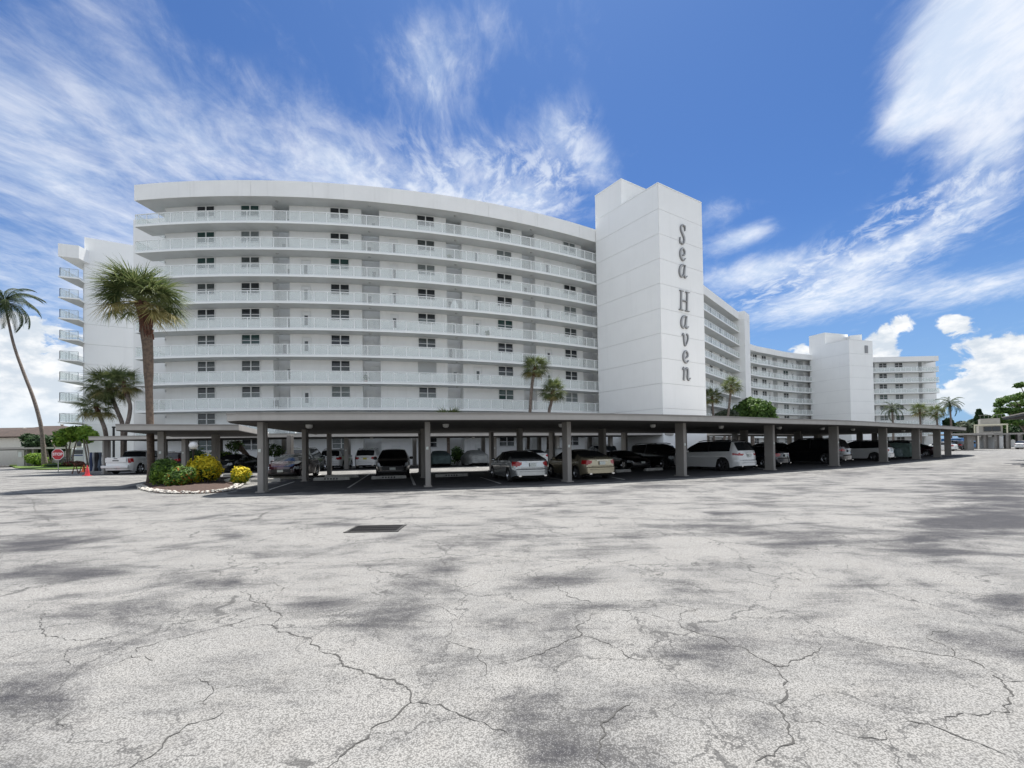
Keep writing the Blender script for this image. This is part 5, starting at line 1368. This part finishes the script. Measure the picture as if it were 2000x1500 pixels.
def face(rad, y0, y1):
    q = MB(); o_ = octo(rad); q.add([(x, y0, z) for x, z in o_]+[(x, y1, z) for x, z in o_], [tuple(range(8)), tuple(range(15, 7, -1))]+[(i, i+8, (i+1) % 8+8, (i+1) % 8) for i in range(8)]); return q
face(.575, -.012, 0).link('border', TRIM, r, loc=(0, 0, zc)); face(.53, -.020, -.013).link('red_face', mat('sign_red', (.42, .012, .022), .35), r, loc=(0, 0, zc))
me = text_mesh('STOP', .37, .004, 'lettering'); me.materials.append(TRIM); o = link('lettering', me, None, r, (0, -.028, zc)); o.rotation_euler = (pi/2, 0, 0)
r.rotation_euler = (0, 0, radians(4))
CONE = [mat('cone_pink', (.72, .055, .07), .5), mat('cone_orange', (.75, .13, .02), .5)]
for (x, y), h, i, l in (((170.5, 929.5), .80, 0, 'faded pink red traffic cone nearest to the camera by the pickup'), ((163.5, 922), .72, 1, 'bright orange traffic cone just behind the pink one')):
    p = G(x, y); r = empty('traffic_cone', (p[0], p[1], 0)); tag(r, l, 'traffic cone', 'traffic cones')
    q = MB(); q.box((0, 0, .02), (.42, .42, .04)); q.link('base', CONE[i], r); q = MB(); q.lathe([(.16, .04), (.03, h), (0, h)], 16); q.link('cone_body', CONE[i], r, smooth=True, angle=50)
    q = MB(); q.lathe([(.122, .28*h/.72), (.098, .42*h/.72)], 16); q.link('collar', CONE[i], r, smooth=True)
# barrier, tarp, plank
p = G(154, 925); r = empty('trestle_barrier', (p[0], p[1], 0), .3); tag(r, 'rusty brown trestle barrier beside the traffic cones', 'barrier')
RUST = mat('rust_brown', (.16, .06, .035), .85, var=.4, vscale=5)
q = MB(); q.box((0, 0, .82), (.12, 1.3, .16)); q.link('rail', RUST, r)
for s in (-1, 1):
    for t in (-1, 1): q = MB(); q.tube([(t*.22, s*.5, 0), (0, s*.5, .85)], .035, 4); q.link('leg', RUST, r)
p = G(187, 924); r = empty('draped_clothes_rail', (p[0], p[1], 0), .2); tag(r, 'rail hung with dark blue and grey cloths at the left end of the rear carport', 'clothes rail')
q = MB(); q.tube([(-.45, 0, 0), (-.45, 0, 1.75), (.45, 0, 1.75), (.45, 0, 0)], .025, 6); q.link('frame', ALLOY, r)
for i, (m_, w) in enumerate(((mat('cloth_navy', (.03, .045, .10), .9), .2), (mat('cloth_grey', (.28, .29, .30), .9), .13), (mat('cloth_black', (.012, .012, .015), .9), .26), (mat('cloth_slate', (.07, .09, .12), .9), .2))):
    q = MB(); x0 = -.4+.2*i; n = 8; A = []; 
    for j in range(n+1):
        z = 1.78-1.6*j/n; A.append([(x0+.03*sin(j+i), -.10-.05*sin(j*.8+i), z), (x0+w+.03*sin(j*1.3), -.12+.05*cos(j+i), z), (x0+w, .08, z), (x0, .09, z)])
    for j in range(n): 
        k0 = len(q.v); q.v += A[j]+A[j+1]; q.f += [(k0+a, k0+(a+1) % 4, k0+4+(a+1) % 4, k0+4+a) for a in range(4)]; q.mi += [0]*4
    q.link('hanging_cloth', m_, r, smooth=True)
p = G(176, 921); r = MB(); r.box((0, 0, .45), (.10, .04, 1.0), .2, tilt=(.35, 'Y')); o = r.link('leaning_plank', mat('pale_wood', (.5, .47, .42), .8), loc=(p[0], p[1], 0)); tag(o, 'short pale plank leaning by the hanging cloths', 'plank')
# palms and shrubs on the island
def multi_trunk(base, D, lines, blobs, label, m, ls, seed, n=700, name='shrubby_palm', w=.09, gp_=None):
    b = Vector(base); lm = [([tuple(Vector(AY(x, y, D))-b) for x, y in ln], w*1.2, w*.7) for ln in lines]
    bl = []
    for x, y, rx, rz_, dd in blobs: c = AY(x, y, D+dd)-b; k = (D+dd)/900; bl.append((tuple(c), (rx*k, rx*k*.9, rz_*k)))
    return tree(tuple(b), lm, bl, label, m, ls, seed, name, n, fill=.3)
multi_trunk((AY(132, 912, 60).x, 60, 0), 60, [[(131, 912), (130, 885), (128, 862)], [(136, 912), (134, 885), (138, 860)], [(142, 910), (143, 885), (150, 860)]],
    [(128, 848, 16, 12, 0), (148, 842, 18, 11, 1), (165, 848, 15, 12, 0), (118, 860, 11, 10, -1), (140, 855, 16, 8, 2)], 'bright green feathery areca clump behind the stop sign', L_BRIGHT, .30, 3, n=520)
multi_trunk((AY(175, 912, 58).x, 58, 0), 58, [[(172, 912), (168, 885), (163, 858)], [(176, 912), (174, 890), (168, 860)]],
    [(166, 842, 13, 12, 0), (178, 850, 12, 11, 0), (170, 858, 10, 8, 1)], 'green tree with two pale trunks beside the white van', L_BRIGHT, .26, 4, n=560)
multi_trunk((AY(98, 908, 66).x, 66, 0), 66, [[(98, 908), (93, 885), (86, 862)], [(97, 906), (108, 880), (100, 860)]],
    [(75, 868, 22, 15, 3), (95, 862, 18, 12, 2), (60, 856, 14, 9, 6), (112, 872, 14, 14, 2), (88, 882, 16, 14, 5), (70, 885, 10, 12, 6)], 'dark spreading tree around the foot of the leaning coconut palm', L_DARK, .36, 5, n=560)
b_ = AY(72, 905, 64); bush((b_.x, 64), (1.25, 1.0, 1.1), 'yellow green bush left of the leaning coconut trunk', [L_BRIGHT], n=2400, ls=.16, seed=8, dense=.6)
b_ = AY(146, 912, 60); bush((b_.x, 60), (1.3, .8, .45), 'low dark red leaved hedge in front of the white van', [L_RED], n=1500, ls=.11, seed=9, stems=False, dense=.6)
b_ = AY(118, 913, 60); bush((b_.x, 60), (2.4, .8, .34), 'low mixed green border plants behind the stop sign', [L_GREEN, L_BRIGHT], n=1600, ls=.11, seed=10, stems=False, dense=.6)
# white van behind the areca
b_ = AY(155, 903, 63); r = empty('white_van', (b_.x, 63, 0), .1); tag(r, 'white van with a blue stripe showing behind the island plants', 'van')
q = MB(); q.box((0, 2.4, 1.45), (1.95, 4.8, 2.2)); o = q.link('body', WHITE, r); bevel(o, .12, 3)
q = MB(); q.box((0, -.01, 2.0), (1.5, .05, .55)); q.link('rear_window', CGLASS, r); q = MB(); q.box((0, -.012, 1.55), (1.96, .05, .14)); q.link('blue_stripe', mat('stripe_blue', (.03, .06, .22), .4), r)
for s in (-1, 1): q = MB(); q.box((s*.8, -.02, .95), (.14, .05, .4)); q.link('tail_light', TAIL, r)
for s in (-1, 1):
    for y in (.9, 3.9): o = link('wheel', wheel_mesh('suv', False)[0], None, r, (s*.82, y, .36))
# far left houses
def house(name, label, x0, x1, Y, zw, zr, depth, hip, wallm, roofm, wins, over=.7, vents=()):
    r = empty(name, ((x0+x1)/2, Y, 0)); tag(r, label, 'house'); W = (x1-x0)/2
    q = MB(); q.box((0, depth/2, zw/2), (2*W, depth, zw)); q.link('wall', wallm, r)
    q = MB(); a, d = W+over, depth/2+over; c = depth/2
    q.add([(-a, c-d, zw), (a, c-d, zw), (a, c+d, zw), (-a, c+d, zw), (-a+hip, c, zr), (a-hip, c, zr), (-a, c-d, zw-.2), (a, c-d, zw-.2), (a, c+d, zw-.2), (-a, c+d, zw-.2)],
          [(0, 1, 5, 4), (1, 2, 5), (2, 3, 4, 5), (3, 0, 4), (6, 7, 1, 0), (7, 8, 2, 1), (8, 9, 3, 2), (9, 6, 0, 3), (9, 8, 7, 6)])
    rf = q.link('roof', roofm, r)
    for x, z, w, h in wins:
        q = MB(); q.box((x, -.04, z), (w, .10, h)); f = q.link('window', mat('bronze_frame', (.10, .09, .08), .5), r)
        n = 2
        for i in range(n): q = MB(); q.box((x-w/2+w*(i+.5)/n, -.085, z), (w/n-.10, .04, h-.14)); q.link('pane', PDARK, f)
    for x, t in vents:
        q = MB(); q.lathe([(.18, 0), (.18, .7), (.28, .75), (.28, .9), (0, .95)], 8, (x, c-d+t*d, zw+(zr-zw)*t)); q.link('roof_vent', mat('vent_cream', (.55, .5, .42), .7), rf)
    return r
BROWN = mat('brown_shingle', (.055, .036, .028), .9, col2=(.032, .022, .018), vscale=2, bump=.6, bscale=8); CREAM = mat('cream_wall', (.66, .64, .58), .8, var=.06)
house('long_house', 'long low white house with a brown roof at the far left', -130, -64, 84, 5.2, 7.2, 14, 6, CREAM, BROWN, [(15, 3.8, 3, 1.4), (6, 3.8, 2, 1.4)], vents=[(-2, .35), (6, .35), (14, .35), (22, .35), (10, .75)])
house('white_house', 'two storey white house with hipped brown roof and dark window at the left edge', -92, -72, 78, 4.9, 6.9, 9, 9, CREAM, BROWN, [(3.0, 3.9, 3.6, 1.6), (9.0, 3.9, 1.2, 1.6)])
cl, _ = carport('far_left_carport', 'low grey carport at the far left in front of the white house', [(-90, 68.5), (-66.2, 65.5)], 6.5, 2.55, .25, [(-84, 68.8), (-76, 67.9), (-70.2, 66.8), (-69, 66.6)], (0, 4.5), csize=(.4, .5))
q = MB(); q.box((0, 0, 1.2), (1.0, .5, 2.4)); q.box((.0, -.27, 1.5), (.55, .04, .6)); o = q.link('end_pier', mat('pier_stucco', (.45, .44, .40), .85), cl, loc=(19.2, -1.9, 0)); 
q = MB(); q.box((0, 0, .3), (.5, .03, .7)); q.link('notice', PLATE, cl, loc=(19.2, -2.2, 1.5))
# white lobby roof bits and hedge near the building foot
q = MB(); q.box((0, 0, 1.6), (4.5, 3, 3.2)); o = q.link('utility_building', WALL, loc=(-58.0, 66, 0)); tag(o, 'small white flat roofed utility building beside the left wing', 'building')
b_ = AY(455, 905, 40.5)
r = empty('gnarled_tree', (-23.2, 41, 0)); tag(r, 'gnarled tree with two thick leaning trunks under the rear carport', 'tree')
q = MB(); q.tube([(0.3, 0, 0), (-.2, 0, 1.0), (-.9, .1, 1.9), (-1.3, .2, 2.6)], [.3, .24, .2, .14], 9); q.tube([(.5, 0, 0), (.75, 0, 1.2), (.8, .2, 2.7)], [.28, .22, .16], 9); q.tube([(-.6, .1, 1.5), (-1.6, .1, 2.1)], [.12, .08], 7); q.link('trunk', mat('bark_brown', (.16, .12, .09), .9, var=.5, vscale=5, bump=1, bscale=12), r, smooth=True)
q = MB(); rs = random.Random(2); blob_foliage(q, (-1.6, .2, 2.2), (.8, .7, .5), 500, .12, rs); blob_foliage(q, (1.8, .2, 1.7), (1.1, .6, .6), 700, .12, rs); o = q.link('crown', L_GREEN, r); o['kind'] = 'stuff'
bush((-25.8, 41), (1.7, .8, 1.0), 'green hedge under the rear carport left of the gnarled tree', [L_GREEN, L_BRIGHT], n=2400, ls=.13, seed=14, stems=False)
bush((-29.2, 42.5), (1.1, .8, 1.2), 'dark spiky shrub behind the lamp globe', [L_DARK, L_GREEN], n=1800, ls=.13, seed=15, stems=False)
bush((-21, 43.2), (1.4, .7, .5), 'low green plants at the foot of the gnarled tree', [L_GREEN], n=1300, ls=.12, seed=16, stems=False)
bush((-14.0, 45.5), (.9, .7, .95), 'bright bush between the two white SUVs', [L_BRIGHT], n=1500, ls=.13, seed=17)
bush((-5.6, 47.0), (.7, .6, 1.05), 'small spiky green shrub by the wall above the teal cover', [L_GREEN], n=1200, ls=.13, seed=18)
bush((3.9, 47.3), (.5, .5, .6), 'small shrub by the wall right of the far white saloon', [L_GREEN], n=900, ls=.12, seed=19)
# ---- right background
tree((AY(1470, 870, 84).x, 84, 0), [([(0, 0, 0), (0, 0, 4)], .4, .3)], [(tuple(AY(x, y, 84)-Vector((AY(1470, 870, 84).x, 84, 0))), (rx*.093, rx*.08, rz_*.093)) for x, y, rx, rz_ in
      ((1475, 802, 34, 22), (1448, 808, 18, 20), (1498, 806, 16, 16), (1466, 790, 18, 14), (1480, 820, 36, 16))], 'round dense green tree in front of the concave apartment block', L_GREEN, .38, 11, n=620, fill=.5)
tree((AY(1425, 870, 80).x, 80, 0), [([(0, 0, 0), (0, 0, 4)], .3, .2)], [(tuple(AY(x, y, 80)-Vector((AY(1425, 870, 80).x, 80, 0))), (rx*.089, rx*.08, rz_*.089)) for x, y, rx, rz_ in
      ((1422, 812, 20, 12), (1405, 815, 12, 10))], 'grey green low tree at the foot of the receding wing', L_GREY, .36, 12, n=520, fill=.4)
def hedge(name, label, D, blobs, m, seed, ls=.5, n=500, fill=.55):
    b = Vector((AY(blobs[0][0], 870, D).x, D, 0))
    return tree(tuple(b), [([(0, 0, 0), (0, 0, 3)], .3, .2)], [(tuple(AY(x, y, D)-b), (rx*D/900, rx*D/1100, rz_*D/900)) for x, y, rx, rz_ in blobs], label, m, ls, seed, name, n, fill=fill)
hedge('leafy_tree', 'brownish green tree mass right of the last coconut palm', 118, [(1880, 838, 16, 16), (1900, 842, 16, 14), (1915, 848, 10, 10)], L_GREY, 31)
hedge('leafy_tree', 'dark rounded tree under the last coconut palm', 112, [(1852, 828, 9, 12), (1862, 836, 9, 10)], L_DARK, 32, .4)
hedge('leafy_tree', 'green tree to the right of the far grey house', 116, [(1965, 832, 16, 18), (1950, 815, 9, 8), (1978, 838, 18, 16)], L_GREEN, 33, .5)
hedge('leafy_tree', 'green tree mass behind the close columned carport', 112, [(1990, 845, 20, 16), (2020, 840, 24, 20), (1925, 850, 12, 8)], L_DARK, 34, .5)
# norfolk pine
b = AY(1914, 870, 135); r = empty('pine_tree', (b.x, 135, 0)); tag(r, 'dark pointed pine tree beyond the far grey house', 'tree')
zt = AY(1914, 799, 135).z; q = MB(); q.tube([(0, 0, 0), (0, 0, zt)], [.35, .05], 8); q.link('trunk', TRUNKG, r); q = MB(); rs = random.Random(3)
for i in range(16):
    z = lerp(3, zt-.3, i/15); rr = lerp(3.0, .5, i/15)
    for k in range(7):
        a = k*.9+i; blob_foliage(q, (cos(a)*rr*.55, sin(a)*rr*.55, z), (rr*.5, rr*.3, .32), 26, .4, rs, 0, .2)
o = q.link('crown', L_DARK, r); o['kind'] = 'stuff'
hedge('leafy_tree', 'blue green tree beside the pointed pine', 138, [(1925, 818, 11, 8), (1902, 825, 9, 7)], L_DARK, 36, .5)
# sea almond tree at the right edge, layered branches
b = Vector((AY(2010, 870, 38).x, 38, 0)); lim = []; bl = []
tops = [(1992, 752, 10), (1960, 782, 12), (1950, 790, 8), (1975, 778, 16), (1990, 790, 18), (1955, 801, 12), (1975, 802, 12), (1992, 808, 16), (2000, 772, 16), (2020, 780, 24), (2015, 800, 24), (1985, 824, 14), (2005, 828, 18)]
for x, y, rx in tops:
    c = AY(x, y, 38+random.uniform(-1, 1))-b; bl.append((tuple(c), (rx*.042, rx*.042, .16+rx*.006)))
    lim.append(([(0, 0, max(1.5, c.z-2.2)), (c.x*.5, c.y*.5, c.z-.6), tuple(c)], .07, .02))
lim.append(([(0, 0, 0), (.1, 0, 3), (0, 0, 5.6)], .28, .1))
tree(tuple(b), lim, bl, 'layered sea almond tree spreading in from the right edge', L_GREEN, .15, 41, 'almond_tree', 900, fill=.2)
# far grey house with cream frame
b = AY(1936, 870, 100); r = empty('grey_house', (b.x, 100, 0)); tag(r, 'small two storey grey house with a cream corner frame among the trees', 'house'); r.rotation_euler = (0, 0, -.72)
GW = mat('grey_render', (.40, .39, .36), .85, var=.1); zt = AY(1936, 817, 100).z; z2 = AY(1936, 831, 100).z; z1 = AY(1936, 846, 100).z
q = MB(); q.box((0, 3, z2/2), (3.6, 6, z2)); q.box((.0, 3, (zt+z2)/2), (3.0, 5, zt-z2-.02)); q.link('wall', GW, r)
q = MB(); q.box((-2.5, -.6, z2/2), (.22, .22, z2)); q.box((.3, -.6, z2+.15), (5.8, .25, .3)); q.box((2.4, -.6, z2/2), (.2, .2, z2)); q.link('frame', mat('cream_frame', (.72, .68, .52), .7), r)
q = MB(); q.box((.2, -.04, (z1+z2)/2+.1), (2.6, .1, 1.1)); f = q.link('window', mat('bronze_frame', (.1, .09, .08)), r)
for s in (-1, 1): q = MB(); q.box((.2+s*.62, -.1, (z1+z2)/2+.1), (1.1, .04, .95)); q.link('pane', PDARK, f)
for i in range(6): q = MB(); q.box((-1.6+.64*i, -.7, zt+.35), (.04, .04, .7)); q.link('baluster', GW, r)
q = MB(); q.box((0, -.7, zt+.72), (3.8, .06, .06)); q.link('handrail', GW, r)
# low white wall and clutter at far right
q = MB(); q.box((0, 0, 1.2), (4.5, .3, 2.4)); o = q.link('garden_wall', WALL, loc=(AY(1936, 870, 93).x, 93, 0)); tag(o, 'white garden wall between the far carport legs', 'wall')
q = MB(); q.box((0, 0, 1.25), (60, .3, 2.5)); o = q.link('boundary_wall', WALL, loc=(100, 118, 0)); tag(o, 'long white boundary wall far behind the right hand carports', 'wall')
b = AY(1889, 878, 86); r = empty('blue_truck', (b.x, 86, 0), .3); tag(r, 'small blue box truck beyond the far carport', 'truck')
BL = mat('truck_blue', (.04, .16, .36), .4); q = MB(); q.box((0, 2, 1.45), (1.7, 3.2, 1.5)); o = q.link('box_body', BL, r); bevel(o, .05); q = MB(); q.box((0, -.3, 1.0), (1.7, 1.3, 1.2)); o = q.link('cab', BL, r); bevel(o, .15, 2); q = MB(); q.box((0, -.96, 1.3), (1.4, .05, .4)); q.link('windscreen', CGLASS, r)
for s in (-1, 1):
    for y in (-.3, 2.9): link('wheel', wheel_mesh('hatch', False)[0], None, r, (s*.75, y, .33))
b = AY(1897, 878, 80); q = MB(); q.lathe([(0, 0), (.3, 0), (.32, .3), (.3, .6), (.31, .9), (0, .9)], 14); o = q.link('red_barrel', mat('barrel_red', (.6, .04, .05), .5), loc=(b.x, 80, 0), smooth=True, angle=40); tag(o, 'small red barrel beside the far carport leg', 'barrel')
b = AY(222, 870, 47); q = MB(); q.tube([(0, 0, 0), (0, 0, AY(222, 836, 47).z)], .1, 8); q.tube([(0, 0, AY(222, 836, 47).z), (0, 0, AY(222, 833, 47).z)], .15, 8); o = q.link('vent_pipe', TRIMB, loc=(b.x, 47, 0)); tag(o, 'black vent pipe rising above the left carport roof', 'pipe')

# ---- the few things standing on the balconies
def on_balcony(arc, k, off):
    p, a = mp.at(sa(arc), off); return p, a, FL[k]+.18
p, a, z = on_balcony(3.75, 1, 1.2); r = empty('balcony_chair', (p.x, p.y, z), a+.4); tag(r, 'black chair on the lowest visible balcony of the curved block, left of centre', 'chair')
q = MB(); q.box((0, 0, .42), (.5, .5, .06)); q.link('seat', TRIMB, r); q = MB(); q.box((0, .24, .72), (.5, .05, .55), tilt=(-.25, 'X')); q.link('backrest', TRIMB, r)
for x in (-.21, .21):
    for y in (-.21, .21): q = MB(); q.box((x, y, .20), (.035, .035, .39)); q.link('leg', TRIMB, r)
for arc, k, lab, sd_ in ((10.9, 2, 'small dark potted plant on the second visible balcony near the middle alcove', 3), (21.4, 4, 'potted plant on a middle balcony right of centre of the curved block', 4), (18.0, 7, 'potted plant on a high balcony at the middle alcove', 6)):
    p, a, z = on_balcony(arc, k, 1.15); r = empty('potted_plant', (p.x, p.y, z)); tag(r, lab, 'potted plant', 'potted plants on the balconies')
    q = MB(); q.lathe([(0, 0), (.14, 0), (.19, .32), (.16, .32), (.15, .28), (0, .28)], 12); q.link('pot', mat('terracotta', (.25, .10, .06), .8), r, smooth=True, angle=40)
    q = MB(); blob_foliage(q, (0, 0, .58), (.28, .28, .34), 160, .10, random.Random(sd_)); o = q.link('leaves', L_GREEN, r); o['kind'] = 'stuff'
p, a, z = on_balcony(18.4, 5, 1.2); r = empty('draped_furniture', (p.x, p.y, z), a); tag(r, 'furniture under a white sheet in a balcony alcove right of centre', 'covered furniture')
q = MB(); q.lathe([(.55, 0), (.50, .35), (.40, .75), (.26, 1.05), (.12, 1.22), (0, 1.27)], 18)
q.v = [(v[0]*(1+.12*sin(6*atan2(v[1], v[0]+1e-6))), v[1]*(.8+.1*sin(6*atan2(v[1], v[0]+1e-6))), v[2]) for v in q.v]; q.link('sheet', TRIM, r, smooth=True)
